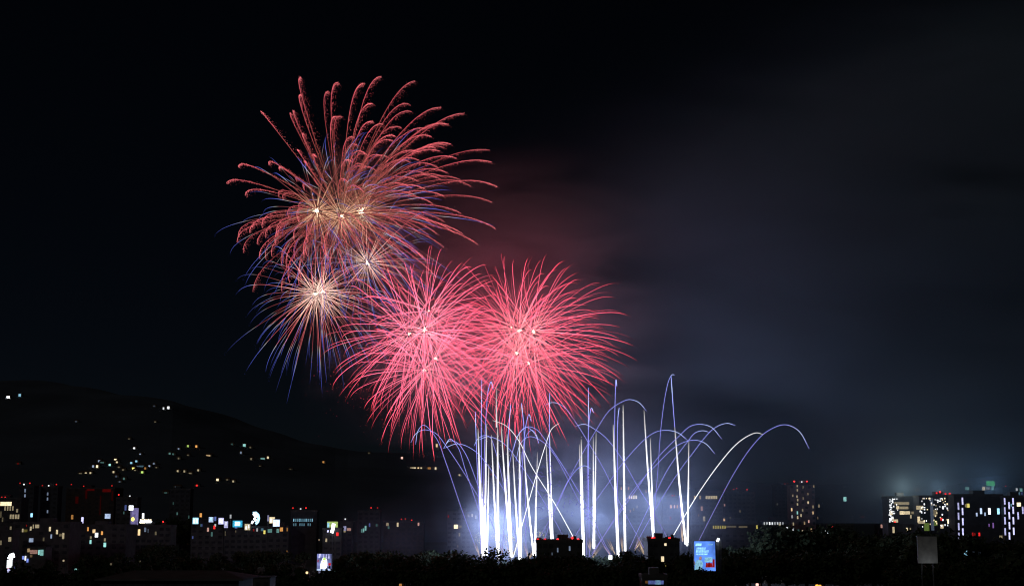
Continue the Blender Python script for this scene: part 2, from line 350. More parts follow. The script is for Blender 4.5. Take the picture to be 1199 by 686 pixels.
# petrol-station like green and white sign
def art_green(o, a, b, Y):
    W = b.x-a.x; Hh = b.z-a.z
    MB().box(a.x+W*.02, a.x+W*.2, Y-.1, Y-.052, a.z, b.z-Hh*.2).build('pale_panel', L('cyan', .9), o)
    MB().tube([Vector((a.x+W*.62, Y-.3, b.z-Hh*.35)), Vector((a.x+W*.55, Y-.3, a.z-Hh*.3)), Vector((a.x+W*.45, Y-.3, a.z-Hh*.95))], .95, 8).build('white_light', L('white', 4), o)
    MB().tube([Vector((a.x+W*.12, Y-.3, a.z-Hh*.5)), Vector((a.x+W*.06, Y-.3, a.z-Hh*.85))], .45, 6).build('violet_light', L('lilac', 1.8), o)
lowb(378, 400, 619, 830, 'low dark building under the green and white sign', [(395,625,2.6,4,'red',1.6),(382,632,2,4,'cream',.5)])
sign(383, 395.6, 610.3, 617, 826, 'green and white lit sign with a bright white streak below', emis('sign_green', (.45,.62,.18), .8), 9, name='shop_sign', cat='sign', art=art_green, legs=1)
# billboard with pale picture, lower middle left
def art_bill(o, a, b, Y):
    W = b.x-a.x; Hh = b.z-a.z
    X = lambda u: a.x+u*W
    Z = lambda v: a.z+v*Hh
    MB().prism([(X(.22),Z(.12)),(X(.62),Z(.1)),(X(.72),Z(.3)),(X(.7),Z(.62)),(X(.55),Z(.78)),(X(.4),Z(.74)),(X(.26),Z(.45))], Y-.1, Y-.052).build('white_shape', L('white', 2.2), o)
    MB().prism([(X(.38),Z(.6)),(X(.62),Z(.62)),(X(.6),Z(.76)),(X(.46),Z(.8))], Y-.14, Y-.102).build('lime_shape', L('lime', 1.0), o)
    MB().prism([(X(.42),Z(.48)),(X(.5),Z(.48)),(X(.5),Z(.58)),(X(.42),Z(.58))], Y-.14, Y-.102).build('yellow_mark', L('yellow', .9), o)
    MB().prism([(X(.8),Z(.3)),(X(.97),Z(.3)),(X(.97),Z(.45)),(X(.8),Z(.45))], Y-.1, Y-.052).build('red_mark', L('red', .5), o)
    MB().prism([(X(.02),Z(.5)),(X(.1),Z(.5)),(X(.12),Z(.66)),(X(.04),Z(.66))], Y-.1, Y-.052).build('red_mark', L('red', .3), o)
    for u in (.44, .62, .8): MB().prism([(X(u-.05),Z(.72)),(X(u+.07),Z(.72)),(X(u+.05),Z(.97)),(X(u),Z(.99))], Y-.095, Y-.053).build('pale_figure', L('lilac', .9), o)
    MB().prism([(X(.1),Z(.78)),(X(.22),Z(.78)),(X(.26),Z(1.0)),(X(.16),Z(1.0))], Y-.1, Y-.052).build('pale_figure', L('lilac', 1.2), o)
    MB().box(X(0), X(1), Y-.13, Y-.104, Z(0), Z(.1)).build('base_strip', L('cool', .9), o)
    MB().box(X(.1), X(.5), Y-.1, Y+.04, a.z-.95, a.z-.27).build('lower_strip', L('lilac', .3), o)
sign(371, 388.2, 648, 667.5, 520, 'bright billboard with a white shape topped by lime green, left of the tree belt', emis('bill_pale', (.3,.34,.75), .55, .5, .5), 0, art=art_bill)
# pylon sign at the left edge
def pylon():
    Y = 500; a = at(8.3, 655, Y); b = at(14.6, 655, Y); top = at(12, 655, Y).z
    o = empty('pylon_sign', ((a.x+b.x)/2, Y, 0)); thing(o, 'tall glowing white pylon sign with pale blue and red bands at the lower left corner', 'sign', 11)
    MB().box(a.x-.15, b.x+.15, Y+.05, Y+.7, 0, top+.2).build('pylon_body', M_frame, o)
    zs = [top, top-2.9, top-4.4, top-6.3, top-8, top-12]
    for i, (c, k) in enumerate((('white',1.5),('lilac',1.1),('cool',1.3),('cream',.75),('cyan',1.5))):
        MB().box(a.x, b.x, Y-.05, Y+.048, zs[i+1]+.06, zs[i]-.06).build('lit_panel', L(c, k), o)
    for z in zs[1:4]: MB().box(a.x-.03, b.x+.03, Y-.09, Y-.053, z-.1, z+.1).build('red_band', L('red', .5), o)
    MB().tube([at(11.5, 654, Y), at(13.2, 650.5, Y), at(16.2, 649.5, Y)], .85, 8).build('top_lamp', L('white', 5), o)
pylon()
lamp(17.8, 640, 'cyan', 3.5); 
# lit shop front
def shopfront():
    Y = 640; a = at(30, 656, Y); b = at(52, 641.5, Y)
    o = empty('shop', ((a.x+b.x)/2, Y+5, 0)); thing(o, 'low shop with a faint pinkish lit awning and a cyan panel at its right end', 'shop', 41)
    MB().box(a.x-.5, b.x+.5, Y, Y+9, 0, b.z+.2).build('wall', M_wall[1], o)
    MB().box(a.x-.8, b.x+.8, Y-.3, Y+9.3, b.z+.203, b.z+.6).build('roof', M_roof, o)
    def pan(x0, x1, y0, y1, c, k, nm='lit_panel'):
        p = at(x0, y1, Y-.3); q = at(x1, y0, Y-.3); MB().box(p.x, q.x, Y-.35, Y-.31, p.z, q.z).build(nm, L(c, k), o)
    pan(35,44,643.5,648,'pink',.28); pan(33,38,645,649.5,'pink',.22) if 0 else None
    pan(44.6,46.6,643.5,649,'teal',.9); pan(46.8,51,643.2,650,'teal',.55); pan(32,35,641.8,646,'warm',.35)
    pan(28.9,30.6,650.5,655.5,'white',2.4); pan(25.8,28.4,650.5,654.5,'blue',.8); pan(31,33.4,653.6,658,'blue',.9); pan(35,38,649,652,'warm',.1)
shopfront()
# street lamps of the left side
for a in [(63,643.5,'cream',.5),(74.4,656,'cream',.45),(88.7,666.5,'teal',.9),(83.4,683,'warm',3),(156,684,'blue',.6),(170,680.5,'orange',.35),(160.2,650.5,'cyan',1.6),(163.5,657,'cream',.15),(199,643.6,'orange',.4),
          (235.8,638.6,'warm',2),(276.2,637.7,'orange',3),(243.5,631.3,'cyan',.9),(265,631.6,'cyan',2.2),(290.4,631.6,'white',3),(332,633,'white',3.5),(346.5,633,'white',3.5),(373.5,631.6,'cream',.9),(379.5,631.6,'cream',.8),
          (220.6,629,'blue',.7),(220,636,'orange',.15),(318.5,649,'orange',.4),(336,645,'orange',.2),(359.4,670,'warm',1.8),(393,669.6,'teal',.5),(392,677.5,'amber',.9),(308,684,'white',5),(278.4,685,'white',3.5),
          (405,632,'red',.9),(403,627,'yellow',.7),(469,684.5,'orange',.5),(602,671,'orange',3.5),(616,669.3,'cyan',3.5),(659.7,671,'cyan',3),(666,667.5,'red',1.8),(689.5,671,'cream',.2),
          (886.6,684,'pink',2),(979.8,656.4,'red',.45),(983.5,657,'yellow',.4),(956.6,685.5,'amber',2.5),(960,685.8,'amber',2),(851.5,668,'white',1.0),
          (1166.5,639,'yellow',.7),(1182.5,641,'blue',.4),(1046,650,'teal',.25),(1066,648,'cyan',.4),(18,664,'blue',.2),(130,660,'cream',.12)]:
    lamp(*a)
# pale-walled house and broad roof in the near dark
def hall():
    Y = 260; a = at(112, 684, Y); b = at(286, 684, Y); z1 = at(200, 676, Y).z; z2 = at(200, 669, Y).z
    o = empty('hall', ((a.x+b.x)/2, Y+8, 0)); thing(o, 'broad dark hall with a shallow pitched roof in the lower left foreground', 'building', 200)
    MB().box(a.x+1, b.x-1, Y, Y+14, 0, z1-.2).build('wall', M_wall[3], o)
    r = MB(); y0, y1 = Y-1, Y+15; ym = Y+7; xa, xb = a.x, b.x
    r.v = [(xa,y0,z1-.2),(xb,y0,z1-.2),(xb,y1,z1-.2),(xa,y1,z1-.2),(xa+5,ym,z2),(xb-5,ym,z2),(xa,y0,z1-.5),(xb,y0,z1-.5),(xb,y1,z1-.5),(xa,y1,z1-.5)]
    r.f = [(0,1,5,4),(1,2,5),(2,3,4,5),(3,0,4),(6,7,1,0),(7,8,2,1),(8,9,3,2),(9,6,0,3),(9,8,7,6)]
    r.build('roof', M_roof, o)
    for i in range(16):
        x = a.x + 1 + (b.x-a.x-2)*(i+.5)/16
        MB().box(x-.5, x+.5, Y-.05, Y+.02, z1-3, z1-1).build('dark_window', M_glass, o)
hall()
def palehouse():
    Y = 330; a = at(288.5, 676.5, Y); b = at(316, 676.5, Y)
    o = empty('house', ((a.x+b.x)/2, Y+4, 0)); thing(o, 'flat roofed grey house beside a white lamp at the bottom edge', 'house', 302)
    MB().box(a.x, b.x, Y, Y+8, 0, a.z).build('wall', M_wall[1], o)
    MB().box(a.x-.3, b.x+.3, Y-.3, Y+8.3, a.z+.003, a.z+.25).build('roof', M_roof, o)
    for i in range(3):
        x = a.x + (b.x-a.x)*(i+.5)/3; MB().box(x-.5, x+.5, Y-.06, Y+.02, a.z-2.3, a.z-.9).build('window', M_glass, o)
palehouse()
# ------------------------------------------------------------------ middle part of the city
building(398, 413, 611, 900, 'small dark block with a blue and a pinkish sign light left of the haze', m=1,
    wins=[(403.7,618.4,3.4,5.5,'lilac',.5),(408.6,619.5,4.6,3.2,'pink',.4),(403,621.8,3.6,2,'cream',.3)], reds=[(404.3,607.5,-.9)])
building(419, 445, 598.5, 1000, 'dark block in the smoke with one red roof lamp and teal lit windows', m=0,
    wins=[(425.6,620.5,1.6,4.5,'teal',.6),(428,618,2,5.5,'teal',.7),(423.5,621,1.6,4,'teal',.3),(432.7,614.3,1.6,3.8,'blue',.35),(441,614.5,2,3,'teal',.12)], reds=[(434.5,594.3,1.0),(442,594.3,.35)])
building(449, 496, 611, 1000, 'low dark block in the smoke with three red roof lamps', m=2,
    wins=[(453.6,613.5,3,3.5,'cream',.3),(465.6,613.5,2,5,'cream',.8),(490,613,1.8,4,'pink',.7),(455,617.3,2,3,'teal',.15)], reds=[(470,607.6,.7),(474.7,607.2,.5),(482,608.7,.9)])
building(524, 562, 599, 1000, 'hazy dark block left of the white comets with a glowing cream window', m=1,
    wins=[(533.8,616.2,4.6,4.6,'cream',1.8),(538.5,616.3,4,3,'cream',.15),(537.9,625.6,1.8,4,'cream',.25),(552.8,603,1.6,3.6,'cream',.5),(557,605,1.6,3.6,'cream',.4),(548.6,603,2.4,3.6,'cream',.15),(521+4,604,1.4,3,'red',.3),(536,639,1.2,3,'cream',.12)])
building(722, 762, 568, 1100, 'tall hazy block behind the comets with a lit cream row', m=0,
    wins=[(737+2.6*i,581.7,1.7,4,'cream',.9) for i in range(4)] + [(727.5,571.5,1.5,3,'orange',.4),(736,571.5,1.5,3,'orange',.4),(742,596,1.5,3,'cream',.2),(746,593,1.5,3,'cream',.2),(756.5,575,1.5,3,'orange',.2),(738,598,1.6,3,'orange',.2)])
building(776, 804, 583, 1050, 'hazy block behind the rightmost white comets with a row of orange windows', m=2,
    wins=[(785.6,592.8,2,3.6,'orange',.7),(789.7,592.8,1.5,3.6,'orange',.6),(793,592.8,1.5,3.6,'orange',.6),(796.6,592.4,1.5,3.6,'orange',.5),(785,606,2,3,'red',.2)], reds=[(787,580,.5),(789.7,580,.4)])
building(808, 846, 575, 1120, 'hazy block right of the white comets with a dense cream window row', m=0,
    wins=[(813.5,582,1.8,4,'warm',.6),(819.7,582,1.6,4,'warm',.35)] + [(827+2*i,582,1.5,3.6,'cream',.5) for i in range(7)] + [(821.7,595,2.4,5,'pink',.3),(824.5,607,2.6,5.5,'cream',.25),(818,603,1.5,3,'orange',.1)])
building(847, 884, 577, 1150, 'hazy block crowned by orange and red roof lamps, left of the tall tower', m=1,
    wins=[(843.4+5,591,1.6,3,'pink',.25),(843+5,608.5,2,3.5,'warm',.6),(866.5,598,1.2,3,'cream',.1),(855,607,1.4,4,'cream',.1)], reds=[(859,572.8,.5),(862.5,571.5,.5),(848.5,573,.3),(874.7,573,1.3)])
lowb(830, 890, 611.5, 880, 'long low building with a yellow lit floor left of the tall tower', [(835.5+2.7*i,616.8,1.6,3.6,'yellow',.3) for i in range(6)] + [(856,616.2,12,2,'cream',.07),(870,616.4,10,2,'cream',.09),(886.3,616.6,2,4,'yellow',.45)])
lowb(891, 923, 610, 850, 'dark low building with a ragged bright row of windows on top', [(895+1*0+3.1*i,612.4,1.6,3.2,'white',(.5,.5,1.4,.9,.4,.6,.5,.35)[i]) for i in range(8)] + [(921.5,618.8,2.2,4.2,'white',.9),(913,613.6,2,3,'cream',.3)])
building(906, 924, 568, 1300, 'faint unlit tower in the haze just left of the tall tower', 'tower_block', 'tower', m=3, reds=[(919,566,.35),(922,566,.4)], wins=[(910,590,1.2,2.5,'cream',.04)])
TW = []
for (x, y, c, k) in ((933.5,568,'cream',.35),(933.7,573.5,'cream',.3),(933.2,581,'cream',.35),(934,585,'cream',.4),(927,596.3,'warm',1.1),(933.7,600,'teal',.8),(938,603,'cream',.5),(933.8,590,'cream',.45),(946.3,588,'cream',.8),(952,600,'warm',.6),(947,610,'pink',.6),(942,612,'warm',.3),
        (934,605.5,'cream',.5),(927.5,604.5,'white',.35),(939.8,597,'cream',.2),(929,613,'cream',.3),(939.8,622,'cream',.55),(935,621.5,'teal',.4),(950,620,'warm',.4),(950,625,'warm',.4),(928.8,619.5,'white',.7),(952.8,569,'cream',.25),(940.5,570,'cream',.15),(946,578,'cream',.15),(928.3,580,'cream',.2),(952,593,'cream',.25),(940.5,583,'cream',.15)):
    TW.append((x, y, 1.5, 3.4 if y > 590 else 2.8, c, k))
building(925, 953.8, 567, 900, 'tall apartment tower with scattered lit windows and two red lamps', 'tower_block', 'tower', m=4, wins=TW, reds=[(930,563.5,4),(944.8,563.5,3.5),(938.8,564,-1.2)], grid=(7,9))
building(954.5, 963, 587, 905, 'narrow dark tower joined beside the tall tower', 'tower_block', 'tower', m=3, wins=[(959,592,1.4,3.6,'cream',.3),(961,618.5,2.2,4.6,'warm',1.3),(957.5,606,1.2,3,'cream',.1),(957,623,1.4,3,'orange',.25)])
lowb(963.6, 984, 619, 830, 'low dark building with a glaring bluish white floodlight beside the tower', [(967.6,623.6,3.6,5,'white',5),(965.4,624,7.5,4.5,'cool',.35),(971,622.5,4,3,'cyan',.5)], reds=[(974.4,616.6,2.6)])
lowb(980, 999, 604, 1600, 'distant small house with a greenish window right of the tall tower', [(1002-7,623,1.4,3,'cream',.3)])
sign(987.7, 991, 581.5, 586.5, 1500, 'lone greenish white light panel high above the dark trees right of the tower', L('teal', 1.6), 0, name='light_panel', cat='light panel', legs=1, frame=.2)
# apartments in front of the comets
building(628.5, 682, 634, 530, 'dark flat roofed apartments in front of the comets with five red roof lamps', m=0, depth=16,
    wins=[(653,643.5,1.6,5,'cool',.22),(667,641.7,1.8,5,'cool',.3),(657,654.6,1.6,4,'cool',.2),(667.5,656,2,4,'cream',.08),(646.5,648,1.4,3,'cool',.1)], reds=[(629.8,634-2,1.1),(638,632,1.1),(653,632.5,2.2),(670,629.6,2.6),(677,632.5,2.0)], grid=(8,4), roofbox=True)
building(758.5, 795.5, 632.5, 530, 'dark flat roofed apartments in front of the rightmost comets with three red roof lamps', m=3, depth=16,
    wins=[(775.8,654,3.4,6,'cream',.9),(779.2,637,2.6,3,'cream',.9),(764.5,660,2,5,'cream',.25),(771.7,671,3,6,'cyan',.8),(779,661,1.5,4,'yellow',.2)], reds=[(764,631,2.2),(784,631,2.4),(766,629.5,.8)], grid=(6,4))
lowb(752, 781, 675, 440, 'single storey shop with a long blue lit strip below the apartments', [(768,681.4,18,4.2,'blue',.28),(770.5,681.4,6,4.6,'cyan',.4),(757.5,681,4,3,'orange',.08)])
sign(712.6, 716.8, 649.6, 654.5, 520, 'bright white light panel low between the comets above the trees', L('white', 2.4), 0, name='light_panel', cat='light panel', legs=1, frame=.15)
lamp(715, 664, 'cyan', 4); lamp(735.6, 659, 'cream', 2.2); lamp(732, 660, 'cyan', .5); lamp(804.5, 637.6, 'white', 1.5, Y=560)
# roof clutter of the two near apartment blocks
for o, *_ in [t for t in THINGS if 'apartments in front' in t[1]]:
    wl = [c for c in o.children if c.name.startswith('wall')][0]; bb = wl.bound_box
    x0, x1 = bb[0][0], bb[6][0]; zt = max(v[2] for v in bb); y0 = bb[0][1]; L0 = Vector(o.location)
    for u, w_, h_ in ((.06,1.1,1.3),(.2,.8,.9),(.72,1.3,1.1),(.84,.7,1.8),(.95,.6,.8)):
        x = L0.x+x0+(x1-x0)*u; y = L0.y+y0+3+6*u
        MB().lathe((x, y, zt+.3), [(w_*.9,0),(w_,.15),(w_,h_*.85),(w_*.5,h_)], 10).build('water_tank', M_metal, o)
    for u, h_ in ((.3,3.2),(.55,4.4),(.66,2.6)):
        x = L0.x+x0+(x1-x0)*u; MB().tube([Vector((x, L0.y+y0+5, zt+.2)), Vector((x, L0.y+y0+5, zt+h_))], .05, 4).tube([Vector((x-.7, L0.y+y0+5, zt+h_*.85)), Vector((x+.7, L0.y+y0+5, zt+h_*.85))], .04, 4).build('aerial', M_metal, o)
    for k in range(4):
        x = L0.x+x0+(x1-x0)*(k+.5)/4
        for j_ in range(5):
            z = zt-2.6-3.2*j_; MB().box(x-1.1, x+1.1, L0.y-1.1, L0.y-.21, z-.6, z+.1).build('balcony', M_wall[1], o)
# the blue billboard
def art_blue(o, a, b, Y):
    W = b.x-a.x; Hh = b.z-a.z
    X = lambda u: a.x+u*W
    Z = lambda v: a.z+v*Hh
    T = L('cyan', 1.25); T2 = L('white', 1.1)
    def bars(u0, u1, v, hgt, nn, m):      # illegible blurred words: rows of short strokes
        u = u0
        k = 0
        while u < u1:
            ww = (.035, .05, .028, .044)[k % 4]
            MB().prism([(X(u),Z(v)),(X(u+ww),Z(v)),(X(u+ww+.02),Z(v+hgt)),(X(u+.02),Z(v+hgt))], Y-.085, Y-.053).build('letter_stroke', m, o); u += ww+.016; k += 1
    MB().prism([(X(.06),Z(.84)),(X(.34),Z(.84)),(X(.36),Z(.93)),(X(.08),Z(.93))], Y-.1, Y-.055).build('white_mark', T, o)
    bars(.66, .88, .87, .045, 5, L('cyan', .75)); bars(.1, .52, .72, .075, 8, T); bars(.08, .66, .62, .08, 12, T); bars(.07, .6, .54, .05, 12, T)
    # a seated figure, a pale panel, a group in red
    MB().prism([(X(.0),Z(.0)),(X(.34),Z(.0)),(X(.4),Z(.25)),(X(.36),Z(.34)),(X(.24),Z(.38)),(X(.1),Z(.36)),(X(.03),Z(.24))], Y-.09, Y-.055).build('figure_shirt', L('cyan', .62), o)
    MB().prism([(X(.23),Z(.36)),(X(.34),Z(.38)),(X(.35),Z(.47)),(X(.29),Z(.5)),(X(.23),Z(.46))], Y-.12, Y-.092).build('figure_head', L('pink', .35), o)
    MB().prism([(X(.02),Z(.2)),(X(.03),Z(.3)),(X(.0),Z(.34))][::1] + [(X(-.0),Z(.2))], Y-.12, Y-.092).build('brown_edge', L('warm', .2), o)
    MB().prism([(X(.48),Z(.3)),(X(.84),Z(.3)),(X(.86),Z(.46)),(X(.5),Z(.46))], Y-.09, Y-.055).build('pale_panel', L('cyan', .7), o)
    for i, u in enumerate((.52, .62, .72, .84)):
        MB().prism([(X(u),Z(.12)),(X(u+.12),Z(.12)),(X(u+.12),Z(.26+.03*(i % 2)+(.1 if i == 3 else 0))),(X(u+.03),Z(.28+(.12 if i == 3 else 0)))], Y-.12-.003*i, Y-.094).build('red_figure', L('red', .28 if i != 1 else .16), o)
sign(813.3, 837.2, 633.3, 668, 480, 'large bright blue billboard with pale lettering and small figures', emis('bill_blue', (.12,.3,1), .9, .35, .22), 0, art=art_blue)
def side_panel():
    Y = 486; a = at(838.6, 670, Y); b = at(844.6, 632, Y)
    o = empty('billboard_side_panel', ((a.x+b.x)/2, Y, 0)); thing(o, 'narrow unlit grey steel panel standing right of the blue billboard', 'panel', 841)
    MB().box(a.x, b.x, Y, Y+1.2, 0, b.z).build('cladding', mat('pale_cladding', (.35,.38,.45), .5), o)
    for k in range(4):
        x = a.x+(b.x-a.x)*(k+.5)/4; MB().box(x-.08, x+.08, Y-.1, Y-.003, 2, b.z-.3).build('rib', M_metal, o)
    pl = bpy.data.lights.new('floodlight_beam', 'SPOT'); pl.energy = 90; pl.color = (.8,.9,1); pl.spot_size = R(70); pl.shadow_soft_size = .3
    po = bpy.data.objects.new('floodlight_beam', pl); col.objects.link(po); po.parent = o; po.location = (-.6, -2.2, b.z+.3); po.rotation_euler = (R(12), 0, 0)
    MB().tube([Vector((a.x+.3, Y-1.6, b.z+.5)), Vector((a.x+.3, Y+.1, b.z-.2))], .08, 4).build('bracket', M_metal, o)
    MB().tube([at(839.9, 633.5, Y-1.7), at(841.5, 629.8, Y-1.7)], .42, 6).build('floodlight', L('white', 4), o)
side_panel()
# ------------------------------------------------------------------ right part of the city
WA = [(1056,589,17,3.2,'cream',.28),(1051,593.8,3,3.8,'cream',.75),(1058,594.2,11,3,'cream',.3),(1056,600,5,4,'cream',.9),(1062,600,7,3.6,'cream',.7),(1070,600,6,3,'cream',.2),(1043.5,600,3.4,4.5,'cream',.9),(1049,610,5,4.5,'cream',.6),(1045.5,607.5,1.6,6,'cream',.5),(1066.5,604.5,1.6,4,'cream',.5),(1062,619.5,2,4,'cream',.8),(1066,619,1.5,3,'cream',.2)]
r2 = random.Random(5)
for k in range(58):
    x = 1041+abs(r2.gauss(0, 3.6)); y = r2.uniform(583, 611); WA.append((x, y, r2.uniform(.7,1.4), r2.uniform(.8,2.0), 'white', round(r2.choice((1.0,1.5,2.2)), 2)))
building(1039, 1073, 582.5, 700, 'lit office block with cream floors behind dark tree tops, left of the glittering block', 'office_block', 'building', m=1, wins=WA, grid=(0,0))
WB = [(1077,594,8,4.5,'cream',.45),(1071.8+4,608,3,7,'cream',.8),(1079,611,8,3.5,'cream',.35),(1113.2,593,3.6,4.4,'white',1.8),(1112.3,610,5.4,5,'cream',3),(1103,616,3.6,4.5,'cream',.6),(1085,616.5,6,9,'lime',.14),(1095,600,4.5,7,'cream',.16),(1095.5,612,4,6,'lime',.13),(1091.3,600,3.6,38,'cool',.1),(1102.6,606.5,2.2,.9,'red',1.2),(1102,608,1.6,2,'red',.9)]
for k in range(84):
    WB.append((r2.uniform(1077, 1115.5), 583+r2.random()**1.3*34, r2.uniform(.7,1.6), r2.uniform(.8,2.2), r2.choice(('white','white','white','cream')), r2.choice((1.0,1.6,2.4))))
building(1076, 1116.4, 581.5, 690, 'blue grey block covered with glittering small white lights', 'office_block', 'building', m=3, wins=WB, reds=[(1096.7,577,1.0),(1100.7,576,2.6),(1107,578,1.2),(1112,578,1.8)], grid=(0,0))
def bluelamps(xs): return [(x, y, 1.7, 8.2, 'lilac', k) for x, y, k in xs]
building(1116.8, 1174, 580, 680, 'wide black building with two left columns of blue white lamp strips', 'office_block', 'building', m=3,
    wins=bluelamps([(1122.2,592.3,.8),(1122.4,604,.8),(1122.6,616,.8),(1122.8,627.4,.7),(1127,586.3,1.3),(1127.1,598.3,1.3),(1127.4,610.3,1.3),(1127.5,622.3,1.3)]) +
    [(1133.6,591.6,3.4,4.6,'yellow',.75),(1130.6,591.6,1.4,3.5,'cream',.2),(1148.7,598,2.4,6.5,'cool',1.2),(1158.5,598.2,2.8,7.2,'white',2.2),(1169,598.2,2.8,6.8,'cyan',1.5),(1143.7,602,1.8,4,'cool',.9),(1153.4,601.6,1.8,3.8,'cool',.7),(1158.2,614.6,1.4,3.5,'violet',.25),(1163,614.8,1.6,6,'violet',.3),(1139,625,1.6,4,'red',.3),(1141.5,625,1.2,3,'red',.2),(1146.7,625.2,2,4,'red',.9),(1172.8,628.7-.6,5,3,'cream',.25)], grid=(0,0))
building(1174.6, 1215, 582, 676, 'black building at the right edge with three columns of blue white lamp strips', 'office_block', 'building', m=3,
    wins=bluelamps([(1176.4,586,1.1),(1176.6,597.5,.8),(1176.8,609.2,1.1),(1177,622,.9),(1181.6,591.5,1.2),(1181.8,603.3,1.3),(1182,615,1.3),(1182,627,1.2),(1186.2,585,1.3),(1186.4,597,1.3),(1186.6,609.2,1.3),(1187,621.5,1.5),(1192.2,603.3,1.0),(1197.6,597,.8)]) + [(1193,590.3,4.6,4.4,'cream',1.7),(1184,591,1.2,3,'cyan',.5)], grid=(0,0))
building(1060, 1086, 570.5, 1300, 'distant dark block with an amber glow on its top', m=2, wins=[(1074,573,6,4,'amber',.16),(1072,573,2,3,'amber',.35),(1083,573,2,3,'amber',.06)])
building(1034+34, 1076, 577, 1250, 'distant dark strip of building with two dim amber windows', m=2, wins=[(1070.2,580.2,1.6,4,'amber',.25),(1073.6,580.2,1.6,4,'amber',.3)]) if 0 else None
building(1118, 1166, 568.5, 1400, 'distant dark block below the green roof sign', m=0, wins=[(1132.6,571.6,4.4,3.6,'teal',.45),(1151.8,571.6,3.4,4,'cream',.7),(1157,571.5,5,3,'cream',.15),(1162.4,571,3,4.4,'teal',.4)], reds=[(1130,562.5,1.2),(1152,562.5,.4),(1119.3,570,.3)])
sign(1155, 1164.5, 563, 568.4, 1395, 'glowing green sign on the roof of a distant block at the right', emis('sign_g', (.06,.5,.09), .9, .4, .4), rz(568.5,1400), name='roof_sign', cat='sign', frame=.15)
building(1174, 1214, 571, 1350, 'distant dark block at the right edge with a pink roof lamp and white lamps', m=1, wins=[(1190.6,572.8,2.4,3,'white',.7),(1195.6,573,3,4,'teal',.5),(1193.6,577.5,1.5,3,'cyan',.3),(1196.5,577.5,1.6,3,'blue',.2)], reds=[(1177.5,569,1.2)])
building(1028, 1039.5, 612.5, 900, 'small dark block with a dim cream window left of the lit office', m=1, wins=[(1033.7,615.6,5,4,'pink',.4),(1036.4,614.8,2.4,4,'cream',.6)])
building(1040, 1052, 613.4, 640, 'small dark kiosk building with one red and white light', name='kiosk', cat='kiosk', m=1, wins=[(1046.3,620,2.4,7,'cream',.5)], reds=[(1047.8,616.8-5,1.8)], roofbox=False)
def grey_panel():
    Y = 420; a = at(1075.2, 659, Y); b = at(1096.8, 627.6, Y)
    o = empty('blank_billboard', ((a.x+b.x)/2, Y, 0)); thing(o, 'blank grey billboard seen in front of the dark trees, faintly lit', 'billboard', 1086)
    MB().box(a.x, b.x, Y, Y+.5, a.z, b.z).build('board', mat('grey_board', (.42,.42,.41), .7, (.3,.3,.3), .6), o)
    for x in (a.x+1.2, b.x-1.2): MB().tube([Vector((x, Y+.8, 0)), Vector((x, Y+.8, b.z-.4))], .2, 6).build('post', M_metal, o)
    MB().box(a.x-.1, b.x+.1, Y-.1, Y+.6, b.z+.003, b.z+.15).build('rim', M_metal, o)
    for u in (.3, .7):
        x = a.x+(b.x-a.x)*u
        f = MB().tube([Vector((x, Y-2.2, a.z-1.1)), Vector((x, Y+.6, a.z-.5))], .06, 4).build('lamp_bracket', M_metal, o)
    pl = bpy.data.lights.new('board_floodlight', 'AREA'); pl.energy = 26; pl.color = (.9,.95,1); pl.shape = 'RECTANGLE'; pl.size = 4; pl.size_y = .3
    po = bpy.data.objects.new('board_floodlight', pl); col.objects.link(po); po.parent = o; po.location = (0, -3, a.z-1.3); po.rotation_euler = (R(150), 0, 0)
grey_panel()
lowb(1111, 1151, 641, 560, 'long white walled low building with a cyan light, right of the blank billboard', [(1131.3,646.6,5,6,'cyan',.9),(1123,646.6,1.8,5,'cyan',.5),(1140,647,2.4,3.5,'cool',.03),(1147,647,2.4,3.5,'cool',.03)], grid=(0,0))
lamp(1108.4, 646.5, 'violet', 2.4, rad=.8); lamp(1110.8, 656.2, 'cool', 3, rad=.5); lamp(1107.6, 657.6, 'cyan', .8)

